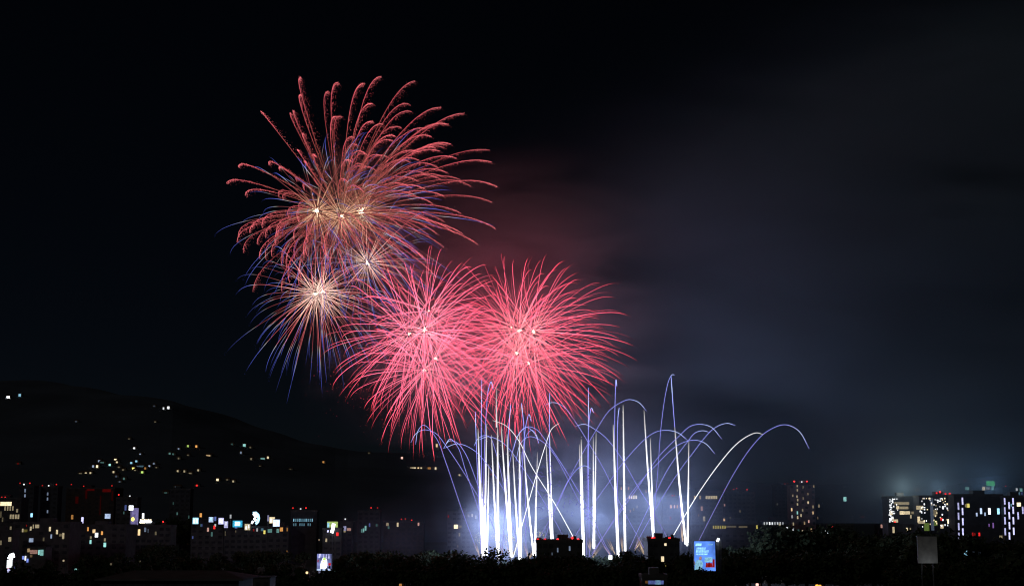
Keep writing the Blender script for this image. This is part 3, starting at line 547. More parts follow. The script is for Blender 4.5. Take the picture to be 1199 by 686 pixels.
# ------------------------------------------------------------------ houses on the dark hillside
HL = [(9.5,466,'white',4,3.2,5),(23,464,'cyan',.7,2.6,6),(89,494,'cool',.08,2,3),(191.4,479,'white',.9,1.6,4.5),(197,478.3,'white',2.6,2.2,5),(180.5,476,'cool',.06,2,3),(181.5,494.7,'cream',.15,1.6,3),(151,514.5,'cream',.1,1.8,3),
 (157,526,'white',1.4,2,5),(164,532.8,'cool',.5,1.6,4),(135,539,'cream',1.6,2.4,4),(136.8,542,'cream',.9,2,4),(128.4,545.6,'teal',1.4,2.2,5.5),(113.6,547.5,'cream',1.6,2.2,6),(109,547,'cool',.6,2,5),(116,541,'cool',.5,2.4,5),(119.6,542,'teal',.15,4,3),
 (105.8,554.5,'cream',.7,1.8,4),(98.4,554.5,'cream',.6,6,3.5),(94,555,'cream',.15,3,3),(132.8,553.8,'cream',.7,1.8,5),(136.5,557.5,'cool',.12,2,4),(153.6,543,'cyan',.9,2.2,4.6),(159.5,541,'cyan',.9,2.2,4.4),(156,549.6,'yellow',1.5,2.6,5),(158,551.5,'cream',.3,2,3),
 (166.4,554,'lime',1.1,2.4,5),(170,549.2,'orange',.4,1.8,4.4),(174.8,547,'cool',.7,1.8,5),(161.5,546.5,'cool',.12,4,3),(165.5,546.5,'cyan',.14,5,3.4),(144,551,'cream',.14,2,4),(180,544,'cool',.3,1.8,5),(183,548,'cream',.15,1.6,3),(145,562,'teal',.2,1.8,6),(140,565,'cool',.12,1.8,4),(139,548,'cream',.15,2,4),(136,559,'cool',.1,2,5),
 (198.6,532,'teal',.25,2,4.6),(202.6,532.6,'teal',.15,2,4),(209,526.6,'cool',.35,1.6,4.6),(220,523.4,'lime',.7,2,5),(229.8,523.8,'orange',1.1,2,5.2),(220,534,'cream',.12,1.6,4),(209,537.5,'cream',.15,1.6,4),(243.8,534.2,'warm',.45,4.6,3.8),(247,534,'cream',.3,2,4),
 (208,552.6,'cream',.55,1.8,4.6),(215.8,552.8,'cream',.4,1.8,4.6),(222.6,555,'cream',.2,3,3.6),(232,551.8,'cream',.5,1.8,5),(286,522.6,'teal',.8,3,6),(282,531,'cool',.35,1.6,5),(271.5,521,'teal',.08,2,4),(294,538.5,'cream',.2,1.6,5),(293,524.5,'cream',.12,1.6,3.4),
 (230.4,569.4,'red',1.2,2,4.4),(254.6,562.8,'cream',1.6,2.4,5.2),(273,564.6,'cream',.5,1.8,4.6),(266,562.4,'cream',.1,1.8,3.6),(21,543.7,'red',.08,2,4),(194,578,'teal',.1,3,4),(217,576.8,'cream',.1,1.8,4),(207.5,571,'cool',.12,5,4),(193,577,'teal',.08,2,4),
 (307.5,537.8,'teal',.4,4.6,4),(313.6,536.8,'cream',.9,2,5),(304.2,546.2,'cream',.1,1.4,2.4),(378.6,542,'orange',.5,2,4.6),(340,550,'cream',.05,1.8,3),(470.6,537.2,'pink',1.2,2.2,5),(511.4,521.4,'warm',.9,2,3.6),
 (538,557,'cream',.6,1.8,4),(432,531,'cream',.06,1.6,3),(549,563,'cream',.2,1.6,3.6),(989,570,'cream',.02,1,2),(1034,580.5,'amber',.3,1.8,4),(1010,606,'red',.12,1.6,4),(575,556,'red',.2,1.4,3)]
M_hw = mat('house_wall', (.28,.25,.2), .9); M_hr = mat('house_roof', (.14,.07,.05), .9)
COLN = dict(cream='cream', white='white', cyan='pale cyan', cool='bluish', teal='greenish', yellow='yellow', lime='lime', orange='orange', warm='warm yellow', red='red', pink='pinkish', amber='amber')
for (px, py, c, k, ww, wh) in HL:
    p = on_hill(px, py); s = p.y/F; hw = ww*s/2; hh = wh*s/2
    o = empty('hillside_house', (p.x, p.y, p.z-hh-1.5))
    br = 'faintly' if k < .35 else ('brightly' if k > 1.2 else 'softly')
    thing(o, f'hillside house with {br} glowing {COLN[c]} window', 'house', px, 'lit houses on the dark hillside', where=True)
    y0 = p.y; x0, x1 = p.x-hw-2.5, p.x+hw+3; zb = p.z-hh-9; zt = p.z+hh+.8
    MB().box(x0, x1, y0, y0+9, zb, zt).build('wall', M_hw, o)
    r = MB(); r.v = [(x0-.5,y0-.6,zt),(x1+.5,y0-.6,zt),(x1+.5,y0+9.6,zt),(x0-.5,y0+9.6,zt),(x0+1,y0+4.5,zt+2.2),(x1-1,y0+4.5,zt+2.2)]
    r.f = [(0,1,5,4),(1,2,5),(2,3,4,5),(3,0,4),(3,2,1,0)]; r.build('roof', M_hr, o)
    MB().box(p.x-hw, p.x+hw, y0-.3, y0+.02, p.z-hh, p.z+hh).build('lit_window', L(c, k), o)
# two long lit terraces on the hill above the comets
for (x0, x1, py, spec) in ((478, 512, 548.8, [(481.3,'cream',.35),(483.6,'cream',.6),(486,'cream',.9),(489.8,'warm',.9),(493.2,'cream',.6),(502.6,'orange',.3),(510,'cream',.9)]),):
    p = on_hill((x0+x1)/2, py); s = p.y/F; a = at(x0, py, p.y); b = at(x1, py, p.y)
    o = empty('terrace', (p.x, p.y, p.z-10)); thing(o, 'long hillside terrace with a row of cream and orange windows', 'building', 495)
    MB().box(a.x-2, b.x+2, p.y, p.y+12, p.z-14, p.z+5.5).build('wall', M_hw, o)
    MB().box(a.x-3, b.x+3, p.y-1, p.y+13, p.z+5.503, p.z+6.3).build('roof', M_hr, o)
    for x, c, k in spec:
        q = at(x, py, p.y); hw = (1.8 if c == 'orange' else .9)*s
        MB().box(q.x-hw, q.x+hw, p.y-.3, p.y+.02, q.z-2*s, q.z+2*s).build('lit_window', L(c, k), o)

# ------------------------------------------------------------------ trees
M_leaf = mat('foliage', (.04,.055,.028), .9, (.025,.035,.018), .35, spec=.05)
M_bark = mat('bark', (.1,.075,.05), .95)
def tree_mesh(seed, leaves=1500, hgt=12., wid=11., lobes=9, leaf=.55):
    q = random.Random(seed); t = MB(); base = Vector((0, 0, -.3)); fork = Vector((q.uniform(-.4,.4), q.uniform(-.4,.4), hgt*.34))
    t.tube([base, Vector((.1, .1, hgt*.18)), fork], lambda u: .55-.2*u, 7)
    c = MB(); L_ = []
    for k in range(lobes):
        an = 2*math.pi*k/lobes + q.uniform(-.5,.5); rr = wid*.5*q.uniform(.25,.78); z = hgt*q.uniform(.42,.84)
        if k == 0: rr = .4; z = hgt*.86
        L_.append((Vector((rr*math.cos(an), rr*math.sin(an), z)), q.uniform(.13,.25)*wid))
        p = L_[-1][0]
        t.tube([fork, fork.lerp(p, .5)+Vector((0,0,-.5)), p], lambda u: .26-.2*u, 5)
    tot = sum(r**2 for _, r in L_)
    for p, r in L_:
        for _ in range(int(leaves*r*r/tot)):
            d = Vector((q.gauss(0,1), q.gauss(0,1), q.gauss(0,1))).normalized()
            v = p + Vector((d.x*1.15, d.y*1.15, d.z*.75))*(r*(q.random()**.4)*q.uniform(.85,1.18))
            a = Vector((q.gauss(0,1), q.gauss(0,1), q.gauss(0,1))).normalized()*leaf*q.uniform(.5,1.2); b = a.cross(d+Vector((.1,.2,.3))).normalized()*a.length*.7
            n = len(c.v); c.v += [tuple(v-a), tuple(v+b), tuple(v+a), tuple(v-b)]; c.f.append((n, n+1, n+2, n+3))
    return t, c
KINDS = []
specs = [(1,1600,12,12,9,.5),(2,1600,12,14,11,.55),(3,1300,14,9,8,.5),(4,1700,11,14,12,.55),(5,420,10,10,7,.45),(6,1300,15,8,9,.5)]
for sd, n_, hh, ww, lb, lf in specs[:5]:
    t, c = tree_mesh(sd, n_, hh, ww, lb, lf)
    root = empty('tree'); a = t.build('trunk', M_bark, root); b = c.build('crown', M_leaf, root)
    KINDS.append((root, hh, ww, a, b, [False]))
LAMPS = [(t[2], 0) for t in THINGS]
def tree(px, top, Y, kind, wide=1., desc=None):
    """a tree whose crown top shows at py=top"""
    root, hh, ww, a, b, used = KINDS[kind]
    p = at(px, top, Y); H = p.z; s = H/(hh*1.0)
    if not used[0]:
        o = root; used[0] = True
    else:
        o = root.copy(); col.objects.link(o)
        for ch in (a, b):
            c = ch.copy(); col.objects.link(c); c.parent = o
    o.location = (p.x, Y, 0); o.scale = (s*wide, s*wide, s); o.rotation_euler = (0, 0, rnd.uniform(0, 6.28))
    d = desc or {0:'dark rounded tree', 1:'dark wide crowned tree', 2:'dark upright tree', 3:'dark broad low tree', 4:'sparse thin leaved tree', 5:'dark tall narrow tree'}[kind] + ' in the tree belt'
    thing(o, d, 'tree', px, 'trees of the dark belt', where=desc is None)
q = random.Random(11)
TOP = [(388,663),(396,655),(405,650),(420,646),(432,644),(445,645),(456,644),(468,648),(478,655),(486,650),(496,646),(508,645),(520,650),(530,646),(540,648),(552,653),(562,656),(590,656),(600,653),(612,656),(620,652),(690,655),(700,650),(708,652),(722,651),(733,643),(741,646),(752,652),(800,650),(808,648),(848,640),(856,634),(868,640),(878,641),(886,637),(896,630),(905,621),(914,616),(924,620),(934,624),(946,631),(956,633),(966,626),(976,616),(984,615),(994,620),(1004,625),(1016,628),(1030,627),(1044,626),(1058,624),(1068,622),(1080,619),(1096,622),(1108,621),(1120,630),(1132,633),(1146,631),(1160,634),(1176,633),(1192,632)]
for i, (x, t) in enumerate(TOP):
    far = t < 638 and x < 1060
    tree(x + q.uniform(-1.5,1.5), t+q.uniform(-1,1.5), (640 if far else 575) + q.uniform(-15,30), q.choice((0,1,2,3,0,1)), q.uniform(.85,1.15))
tree(577, 641, 565, 4, 1.0, 'thin leaved tree backlit by the leftmost white comets'); tree(571, 646, 560, 4, .9, 'smaller sparse tree at the foot of the leftmost white comets')
for i in range(42):     # nearer rows filling the lower edge
    x = 394 + 19.6*i + q.uniform(-5,5)
    if x > 1204: break
    t = 661 + q.uniform(-3,5) if x < 850 else 648 + q.uniform(-6,6)
    if 806 < x < 850: t = 673
    if 750 < x < 790: t = 684
    if 1060 < x < 1108: t = 661
    if 1108 < x < 1160: t = 655
    tree(x, t, 470 if x < 850 or x > 1060 else 520, q.choice((0,1,3,1)), 1.15)
for x, t, Y in ((850,652,500),(862,645,540),(872,648,540),(822,664,470),(832,669,465),(815,668,468),(1003,640,560),(1022,636,560),(1040,632,600),(1165,643,560),(1182,641,560),(1195,640,560),(1056,640,560),(1066,636,540)):
    tree(x, t, Y, q.choice((0,1,3)), 1.0)
for x, t, Y in ((28,662,420),(48,664,430),(70,670,420),(98,668,400),(118,663,430),(140,660,450),(176,657,480),(196,655,520),(212,652,560),(230,651,560),(250,654,540),(270,655,540),(292,657,540),(316,659,540),(334,657,540),(352,660,540),(330,672,420),(345,676,400),(398,668,430),(374,680,380),
                (206,606,1000),(176,640,700),(188,637,720),(300,645,700),(282,644,700),(255,646,700),(322,644,700),(356,643,720),(100,648,640),(140,646,640),(118,650,640),(58,652,600),(212,640,800)):
    tree(x, t, Y, q.choice((0,1,3,2)), 1.1)

for x, t in ((626,651),(634,652),(642,650),(651,654),(660,651),(668,653),(676,650),(686,652),(755,652),(763,656),(771,660),(797,648),(803,650),(789,655),(745,654)): tree(x, t, 500, q.choice((0,1,3)), 1.0)
# ------------------------------------------------------------------ fireworks
DF = 600.0
SPX = DF / F          # metres per photo pixel at the show
PINK = fire('pink_sparks', [(0,(1,.36,.4)),(.12,(1,.2,.31)),(.4,(1,.13,.24)),(.85,(.95,.09,.14)),(1,(.7,.05,.05))], 1.0)
ROSE = fire('rose_sparks', [(0,(1,.32,.33)),(.2,(1,.14,.23)),(.5,(1,.09,.17)),(.85,(.85,.07,.11)),(1,(.6,.05,.05))], 1.0)
CHANGE = fire('colour_changing_sparks', [(0,(1,.7,.42)),(.07,(.7,.36,.22)),(.13,(.32,.12,.09)),(.18,(.22,.05,.05)),(.34,(.2,.05,.055)),(.4,(.36,.33,.3)),(.47,(.2,.22,.42)),(.56,(.09,.11,.5)),(1,(.03,.04,.25))], 1.0)
CHANGE2 = fire('cream_spoke_sparks', [(0,(1,.7,.58)),(.13,(.95,.5,.4)),(.19,(.5,.18,.15)),(.25,(.42,.08,.09)),(.42,(.38,.07,.08)),(.47,(.4,.36,.34)),(.54,(.2,.22,.5)),(.6,(.09,.11,.5)),(1,(.03,.04,.25))], 1.0)
WILLOW = fire('red_glitter_sparks', [(0,(.5,.2,.12)),(.25,(.6,.13,.11)),(.6,(.85,.13,.16)),(1,(1,.2,.22))], 1.0)
WHITE = fire('white_comet_sparks', [(0,(.95,.97,1)),(.6,(.92,.93,1)),(1,(.75,.72,.68))], 1.0)
BLUE = fire('blue_comet_sparks', [(0,(.25,.22,.6)),(.3,(.27,.26,.85)),(.7,(.3,.34,1)),(.88,(.48,.6,1)),(1,(.28,.3,.95))], 1.0)
GOLD = fire('gold_sparks', [(0,(1,.75,.5)),(1,(.5,.35,.35))], 1.0)
FLASH = emis('burst_flash', (1,.85,.6), 5, .1)

def flight(c, tip, drift, K, m, s0=0., s1=1.):
    d = Vector(drift); v = tip - c - d; e = 1-math.exp(-K); out = []
    for i in range(m):
        s = s0 + (s1-s0)*(i/(m-1))**1.35
        out.append(c + d*s + v*((1-math.exp(-K*s))/e))
    return out
def blight(o, energy, colr, size=6, off=(0,0,0)):
    l = bpy.data.lights.new('burst_glow', 'POINT'); l.energy = energy; l.color = colr; l.shadow_soft_size = size
    x = bpy.data.objects.new('burst_glow', l); col.objects.link(x); x.parent = o; x.location = off
def burst(px, py, Y, nT, Rpx, drift, K, material, desc, seed, rad=.17, gain=(.5,1.3), flash=.8, m=22, segs=None, name='firework_burst', bias=None, light=None, rough=.0, fade=.82, spread=(.86,1.02), s0=0.015, s0r=.0):
    q = random.Random(seed); c = at(px, py, Y); o = empty(name, c); thing(o, desc, 'firework', px)
    extra = MB()
    dr = (drift[0]*SPX, 0, -drift[1]*SPX)
    for k in range(nT):
        z = 1-2*(k+.5)/nT; an = k*2.399963 + q.uniform(-.25,.25); z = max(-1, min(1, z+q.uniform(-.06,.06))); rr = math.sqrt(max(0, 1-z*z))
        d = Vector((rr*math.cos(an), rr*math.sin(an)*.85, z))
        if bias: d = bias(d, q)
        Rk = Rpx*SPX*q.uniform(*spread)*(.6 if q.random() < .07 else 1)
        Rk *= 1-.14*max(0, -d.z); tip = c + d*Rk + Vector(dr)
        g0 = q.uniform(*gain); rk = rad*q.uniform(.6,1.25); Kk = K*q.uniform(.72,1.3)
        sk = s0 + q.random()**1.5*s0r; pts = flight(c, tip, dr, Kk, m, sk, 1); ag = [sk+(1-sk)*(i/(m-1))**1.35 for i in range(m)]
        mb = extra if k >= 96 else MB()
        def gf(t, g0=g0): return g0*(1 if t < fade else max(.12, 1-(t-fade)/(1-fade)*.9))
        j = [1+q.uniform(-rough, rough) for _ in range(m)]
        mb.tube(pts, lambda t: rk*(1 if t < .6 else 1-(t-.6)*1.2)*j[int(t*(m-1)+.5)], 4, ages=ag, gain=gf)
        # the tail end breaks up into single sparks
        if q.random() < .75:
            e = (pts[-1]-pts[-2])
            for u in range(q.randint(2, 7)):
                pp = pts[-1] + e*q.uniform(.1,1.5) + Vector((q.gauss(0,.25), 0, q.gauss(0,.25)))
                mb.dot(pp, rk*.8, 1, g0*q.uniform(.3,1))
        if mb is not extra: mb.build('star_trail', material, o)
    if extra.v:
        x = extra.build('star_trails', material, o); x['kind'] = 'stuff'
    if flash:
        bpy_m = MB(); flash *= .72
        bpy_m.lathe((c.x, c.y, c.z-flash), [(flash*.25,0),(flash*.8,flash*.4),(flash,flash),(flash*.8,flash*1.6),(flash*.25,flash*2)], 10)
        for _ in range(16):
            d = Vector((q.gauss(0,1), q.gauss(0,1), q.gauss(0,1))).normalized()
            bpy_m.tube([c, c+d*flash*q.uniform(1.6,4.5)], lambda t: flash*.16*(1-t)+.03, 4)
        bpy_m.a = []; bpy_m.build('flash', FLASH, o)
    if light: blight(o, *light)
    return o
# pink pair: several shells bursting beside each other
PK = [(497,386,96,125,1.0,.5,'main bright pink burst, left of the pink pair'),(479,391,76,112,.8,.35,'small pink burst offset left inside the left pink burst'),(510,420,76,112,.9,.35,'pink burst right and below the main left pink centre'),(497,433,70,102,.9,.35,'lowest pink burst of the left pink pair'),(502,364,66,102,.85,.2,'uppermost pink burst inside the left pink burst')]
for i, (x, y, n_, r_, gg, fl, d) in enumerate(PK):
    burst(x, y, 594+5*i, n_, r_, (7,24), 2.6, PINK, d, 20+i, rad=.09, gain=(.5*gg,3.1*gg), flash=fl, s0r=.11, light=(RED_W, (1,.1,.16), 7) if 0 else None)
RS = [(608,387,96,127,1.0,.35,'rose red burst at the upper centre of the right pair'),(624.5,388.5,80,117,.9,.4,'rose red burst offset right inside the right burst'),(605,413,76,112,.9,.35,'rose red burst slightly below the centre of the right pair'),(619,425,76,108,.9,.35,'lowest rose red burst of the right pair'),(599,383,64,112,.8,.25,'rose red burst at the upper left inside the right burst')]
for i, (x, y, n_, r_, gg, fl, d) in enumerate(RS):
    burst(x, y, 597+5*i, n_, r_, (11,23), 2.6, ROSE, d, 40+i, rad=.085, gain=(.55*gg,2.9*gg), flash=fl, s0r=.11)
# multicolour shells on the upper left
def leftish(d, q): return d
AB = [(371,247,70,122,(12,24),1.0,'bright centre burst on the left of the three upper multicolour bursts'),(400,253,84,130,(18,24),.6,'middle burst of the three upper multicolour bursts'),(423,249,74,128,(24,24),1.0,'bright centre burst on the right of the three upper multicolour bursts'),
      (368.8,344.5,90,116,(-4,32),.55,'left one of the two lower left cream bursts with blue tips'),(377.6,340.5,84,106,(8,32),.55,'right one of the two lower left cream bursts with blue tips'),(430,307.5,84,106,(14,20),.55,'cream spoked burst just above the left pink burst')]
for i, (x, y, n_, r_, dr, fl, d) in enumerate(AB):
    burst(x, y, 600+6*i, n_, r_, dr, 2.6, CHANGE if i < 3 else CHANGE2, d, 60+i, rad=.075, gain=(.6,2.2), flash=fl, spread=(.55,1.1), s0=.03, fade=.9)
burst(610, 479, 603, 26, 22, (2,3), 2.0, ROSE, 'tiny faint orange red burst low between the blue comets', 80, rad=.1, gain=(.25,.5), flash=0)
# the big red glitter willow
q_ = random.Random(77)
TIPS = [(400+q_.uniform(-95,135), 235+q_.uniform(-70,75)) for _ in range(34)] + [(q_.uniform(290,530), 300+q_.uniform(-35,45)) for _ in range(36)] + [(q_.uniform(430,550), q_.uniform(140,260)) for _ in range(16)] + [(305.5,131),(352,91),(352.6,112),(344,130),(341,134),(396,97),(385,108),(446,90),(426,98),(486,95),(437,122),(479,122),(482,131),(516,126),(543,133),(525,146),(528,169),(510,173),(573,176),(576,190),(582,219),(576,237),(551,218),(579,267),(542,274),(559,286),(265,215),(279,196),(287,229),(315,193),(327,199),(356,158),(370,184),(357,190),(394,137),(400,137),(414,161),(413,190),(408,214),(357,223),(372,217),(426,225),(279,278),(277.5,284),(285,296),(330,311),(301,286),(339,331),(360,300),(505,160),(497,150),(470,150),(460,165),(512,196),(500,205),(480,190),(455,185),(440,200),(540,250),(520,290),(380,320),(395,335),(420,330),(455,320),(350,260),(318,300),(470,300),(520,230),(490,178),(448,145),(505,262)]
def willow():
    q = random.Random(3); c = at(400, 252, 604); o = empty('glitter_willow_burst', c)
    thing(o, 'largest upper left burst of red glittering trails with drifting sparks', 'firework', 400)
    gl = MB()
    dr = Vector((32*SPX, 0, -46*SPX))
    for (x, y) in TIPS:
        tip = at(x, y, 604 + q.uniform(-30,30)); pts = flight(c, tip, dr, q.uniform(2.2,2.9), 30, .05, 1)
        ln = (tip-c).length; g0 = q.uniform(.8,1.5)
        MB().tube(pts, lambda t: .12*(.6+.4*t)*(1 if t < .9 else 1-(t-.9)*6), 4, gain=lambda t: g0*(.3+.6*t)).build('star_trail', WILLOW, o)
        nd = int(ln*4.6)
        for k in range(nd):
            s = min(1, q.random()**.85); f = s*29; i = min(28, int(f)); p = pts[i].lerp(pts[i+1], f-i)
            life = min(1.2, q.expovariate(3.2))
            off = Vector((life*4.8*(1.2-.85*s) + q.gauss(0,.12), q.gauss(0,.6), -life*1.2 + q.gauss(0,.2)))
            gl.dot(p+off, q.uniform(.07,.14), s, g0*max(.12,1.35-life*1.3)*q.uniform(.3,1.4)*(1 if s < .93 else .7))
    x = gl.build('glitter_sparks', WILLOW, o); x['kind'] = 'stuff'
willow()
# falling embers under the left pink burst
def embers():
    q = random.Random(9); mb = MB()
    for _ in range(260):
        x = q.gauss(455, 42); y = 455+abs(q.gauss(0, 26))+ (x-455)**2*-.004; p = at(x, y, 600+q.uniform(-15,15))
        if q.random() < .25: mb.dot(p, .2, .6, q.uniform(.3,1))
        else: mb.dot(p, .13, .8, q.uniform(.15,.7))
    o = mb.build('falling_embers', ROSE, None, at(455, 470, 600)); o['kind'] = 'stuff'; o['label'] = 'scatter of tiny red embers falling below the left pink burst'; o['category'] = 'embers'
embers()
# comets rising from the ground
def spline(P, n=9):
    P = [P[0]*2-P[1]] + P + [P[-1]*2-P[-2]]; out = []
    for i in range(1, len(P)-2):
        p0, p1, p2, p3 = P[i-1:i+3]
        def tj(a, b, t): return t + max(1e-3, (b-a).length)**.5
        t0 = 0; t1 = tj(p0,p1,t0); t2 = tj(p1,p2,t1); t3 = tj(p2,p3,t2)
        for k in range(n + (1 if i == len(P)-3 else 0)):
            t = t1 + (t2-t1)*k/n
            A1 = p0*((t1-t)/(t1-t0))+p1*((t-t0)/(t1-t0)); A2 = p1*((t2-t)/(t2-t1))+p2*((t-t1)/(t2-t1)); A3 = p2*((t3-t)/(t3-t2))+p3*((t-t2)/(t3-t2))
            B1 = A1*((t2-t)/(t2-t0))+A2*((t-t0)/(t2-t0)); B2 = A2*((t3-t)/(t3-t1))+A3*((t-t1)/(t3-t1))
            out.append(B1*((t2-t)/(t2-t1))+B2*((t-t1)/(t2-t1)))
    return out
qj = random.Random(21)
def comet(path, m, r0, r1, g0, g1, desc, name='comet_trail', pw=1., glow=None, rough=.06):
    Y = 600 + qj.uniform(-12, 12); P = [at(x, y, Y) for x, y in path]
    base = P[0]; base_g = Vector((base.x, Y, max(0., base.z)))
    pts = spline(P, 10) if len(P) > 2 else [P[0].lerp(P[1], i/40) for i in range(41)]
    n_ = len(pts); j = [1+qj.uniform(-rough, rough) for _ in range(n_+1)]
    mb = MB(); mb.tube(pts, lambda t: (r0+(r1-r0)*t**pw)*j[int(t*(n_-1)+.5)]*(1 if t < .97 else .6), 6, gain=lambda t: g0+(g1-g0)*t)
    if m is WHITE and r0 > .35:        # ragged spark spray round the streak
        for _ in range(int(90*r0)):
            u = qj.random()**.7; f = u*(n_-1); i = min(n_-2, int(f)); p = pts[i].lerp(pts[i+1], f-i); w_ = (r0+(r1-r0)*u)*1.1+.12
            mb.dot(p+Vector((qj.gauss(0,w_*.8), qj.gauss(0,w_), qj.gauss(0,.5))), qj.uniform(.07,.16), u, qj.uniform(.3,1.4))
    o = mb.build(name, m, None, base_g)
    thing(o, desc, 'firework', path[-1][0], 'comets rising from the ground behind the trees')
    if glow: 
        l = bpy.data.lights.new('comet_glow', 'POINT'); l.energy = glow; l.color = (.5,.64,1); l.shadow_soft_size = 5
        x = bpy.data.objects.new('comet_glow', l); col.objects.link(x); x.parent = o; mid = P[0].lerp(P[-1], .3) - base_g; x.location = mid
JET_W = 17000
# thick white uprights: base, tip, width px, glow
JETS = [((565.5,652),(559.7,502),3.2,1),((568,640),(564,565),2.4,0),((567,652),(569.7,496),2.6,0),((570,652),(572.3,543),2.4,1),((583,656),(575.4,509),2.6,0),((583.3,656),(582.6,500),3.6,1),((598.5,651),(586.8,498),2.8,0),((599,652),(593.8,508),3.4,1),
        ((608.5,656),(600.3,527),2.6,0),((609.3,656),(608.2,505),3.4,1),((609.7,656),(610,594),2.8,0),((625,650),(612.5,520),2.4,0),((626.5,650),(627.8,561),2.6,1),((627.5,600),(629.2,529),1.3,0),((646,640),(639.4,520),2.4,0),((647.2,640),(643.3,503),2.6,1),
        ((683,650),(678.4,520),2.2,0),((683.4,650),(680.5,514),3.4,1),((695,642),(694.6,511),2.0,0),((695.6,642),(698,505),2.2,1),((695.3,640),(695.5,600),3.6,0),((724,652),(718,497),3.8,1),((732,645),(729.6,474),3.2,1),((765.5,635),(754,480),2.8,1),((765.8,635),(761.5,513),2.2,0),
        ((803,637),(790,500),3.0,1),((805,637),(806.6,516),2.4,0)]
for (b, t, wd, gl) in JETS:
    r = wd*SPX*.5
    pth = [b, ((b[0]+t[0])/2 + (t[0]-b[0])*.06, (b[1]+t[1])/2), t]
    comet(pth, WHITE, r*.85, r*.34, 3.6, .6, 'thick white upright comet streak in the fountain', pw=1.6, glow=JET_W if gl else None)
comet([(581.6,500),(581.2,475),(581.4,452.7)], WHITE, .3, .16, .9, .35, 'thin grey white upright tip rising above the dense white comets')
for pth, d in (([(601,652),(616,598),(630,549),(639,520),(646,502),(655,495)], 'thin white comet streak leaning right and hooking over, crossing the dense comets'),
               ([(676,637),(650,590),(622,545),(607,515),(592,498),(577,492)], 'white comet arc leaning left from the dark apartments'),
               ([(784,634),(816,580),(842,543),(862,520),(877,509.5),(886,506.5),(893,508.3)], 'white comet arc leaning right beyond the last upright comets')):
    comet(pth, WHITE, .15, .12, 1.7, 1.1, d)
ARCS = [[(560,648),(541.7,599),(522,541),(511,513),(496,497.5),(489.5,504),(486.6,520)], [(598,646),(561,583),(540,548),(522.4,522),(510,507),(496,503),(486.5,508),(481,518)],
 [(575,642),(559,592),(545,550),(536,523),(527,513.7),(520,523.7)], [(590,648),(575,610),(560,569),(545,531),(535,518),(526,516),(519,525)], [(636,648),(604,596),(571.5,545),(555,527),(536.4,519.3),(520,524.5)],
 [(608,648),(595,590),(579,524),(574,512),(568,509.5),(560,513),(555,522)], [(664,635),(640,592.4),(611.7,547),(590,519),(572,511),(560,515)],
 [(588,650),(594,560),(600,528),(608,507),(616,500),(625,506),(631,518)], [(716,650),(707,634),(691,599),(661.5,549),(640,517),(628,502.5),(617,499.6),(607,509),(600,530)],
 [(714,650),(680,590),(647.5,530),(634,516),(620,511),(610,518),(604,540)], [(606,650),(608,560),(613.4,520),(618,507),(623,503.4),(628,509),(630.6,519)],
 [(760,652),(729.6,596),(707,549),(688.6,517.4),(675.5,496.4),(660,476),(647.5,471),(638,474)], [(783,632),(760,590.7),(746,568),(728,536.6),(710,513),(698,503.4),(684,496.4),(673.7,499)],
 [(636,636),(652,590),(672,549),(698,503.4),(714,480),(730,469.5),(737.5,467.6),(748,471),(757,481)], [(633,627),(652.7,590.7),(666,562),(677,548),(685,545),(692,548.7)],
 [(668,637),(698,585.5),(714,563),(728,543.5),(755,514),(768,505.5),(779.5,503.5),(793,506),(805.7,515.7)],
 [(690,652),(723.5,603),(747,570),(770.7,535),(795,510.5),(808,499),(820,496.5),(833,500),(845,513.6)], [(737,642),(743.6,627.5),(767,578.5),(782,549),(805.7,516),(814,506.5),(823,504),(831,506)],
 [(693,650),(730,590),(747,567),(765.5,547),(793.5,521),(812.7,515),(826,519),(837,531)], [(743,642),(749.7,627.5),(783,570),(797,549),(807.5,535),(835.5,501.7),(851,495.4),(861,497.8)],
 [(818,633),(838,594),(860,553),(880,523),(898,505),(919,497),(935,504),(947.5,525)],
 [(765,634),(767,592),(770.4,549),(774,500),(779.5,460),(784,443),(787.4,438.5),(790,439)]]
for a in ARCS:
    comet(a, BLUE, .115, .1, 1.0, 1.35, 'thin blue comet arc curving over at its top', rough=.12)
UPS = [[(563.5,650),(558,528),(556.6,481.6)], [(565.5,650),(563.5,520),(564,443)], [(566,650),(567,540),(569.7,477),(572,455),(575,447),(577.6,456)], [(598,650),(595,514),(598,473.7)], [(616,650),(613.4,500),(610.5,471.6)],
 [(608,650),(612,540),(616,496.4),(619.5,485),(622,493)], [(647,637),(643.3,520),(643.6,460),(645.7,474)][:3], [(690,652),(689,540),(689,453.6)], [(687,652),(688,540),(690,490),(692.6,477.6),(695,483)],
 [(724,652),(719.5,540),(720.5,460),(721.3,444.3),(722.4,452.7)], [(725,652),(723,560),(723.5,490),(725,477)], [(799,634),(794,549),(788.5,480),(785.8,440.5)]]
for a in UPS:
    comet(a, BLUE, .15, .13, 1.0, 1.7, 'thin blue upright comet streak', rough=.15)
GL = [((748,636),(751,630)),((742.7,645),(751,630)),((756,652),(744.5,628)),((728.7,645),(728.2,628)),((691.2,645),(690.3,629)),((692,656),(703,637)),((721,650),(710,631)),((715.5,651),(706,635)),((562,652),(555.5,634)),((590,654),(586.6,638)),((599,655),(590.7,634)),((600,652),(606,633)),((618.7,654),(614,636)),((618.7,655),(626,643)),((799,636),(798.3,613))]
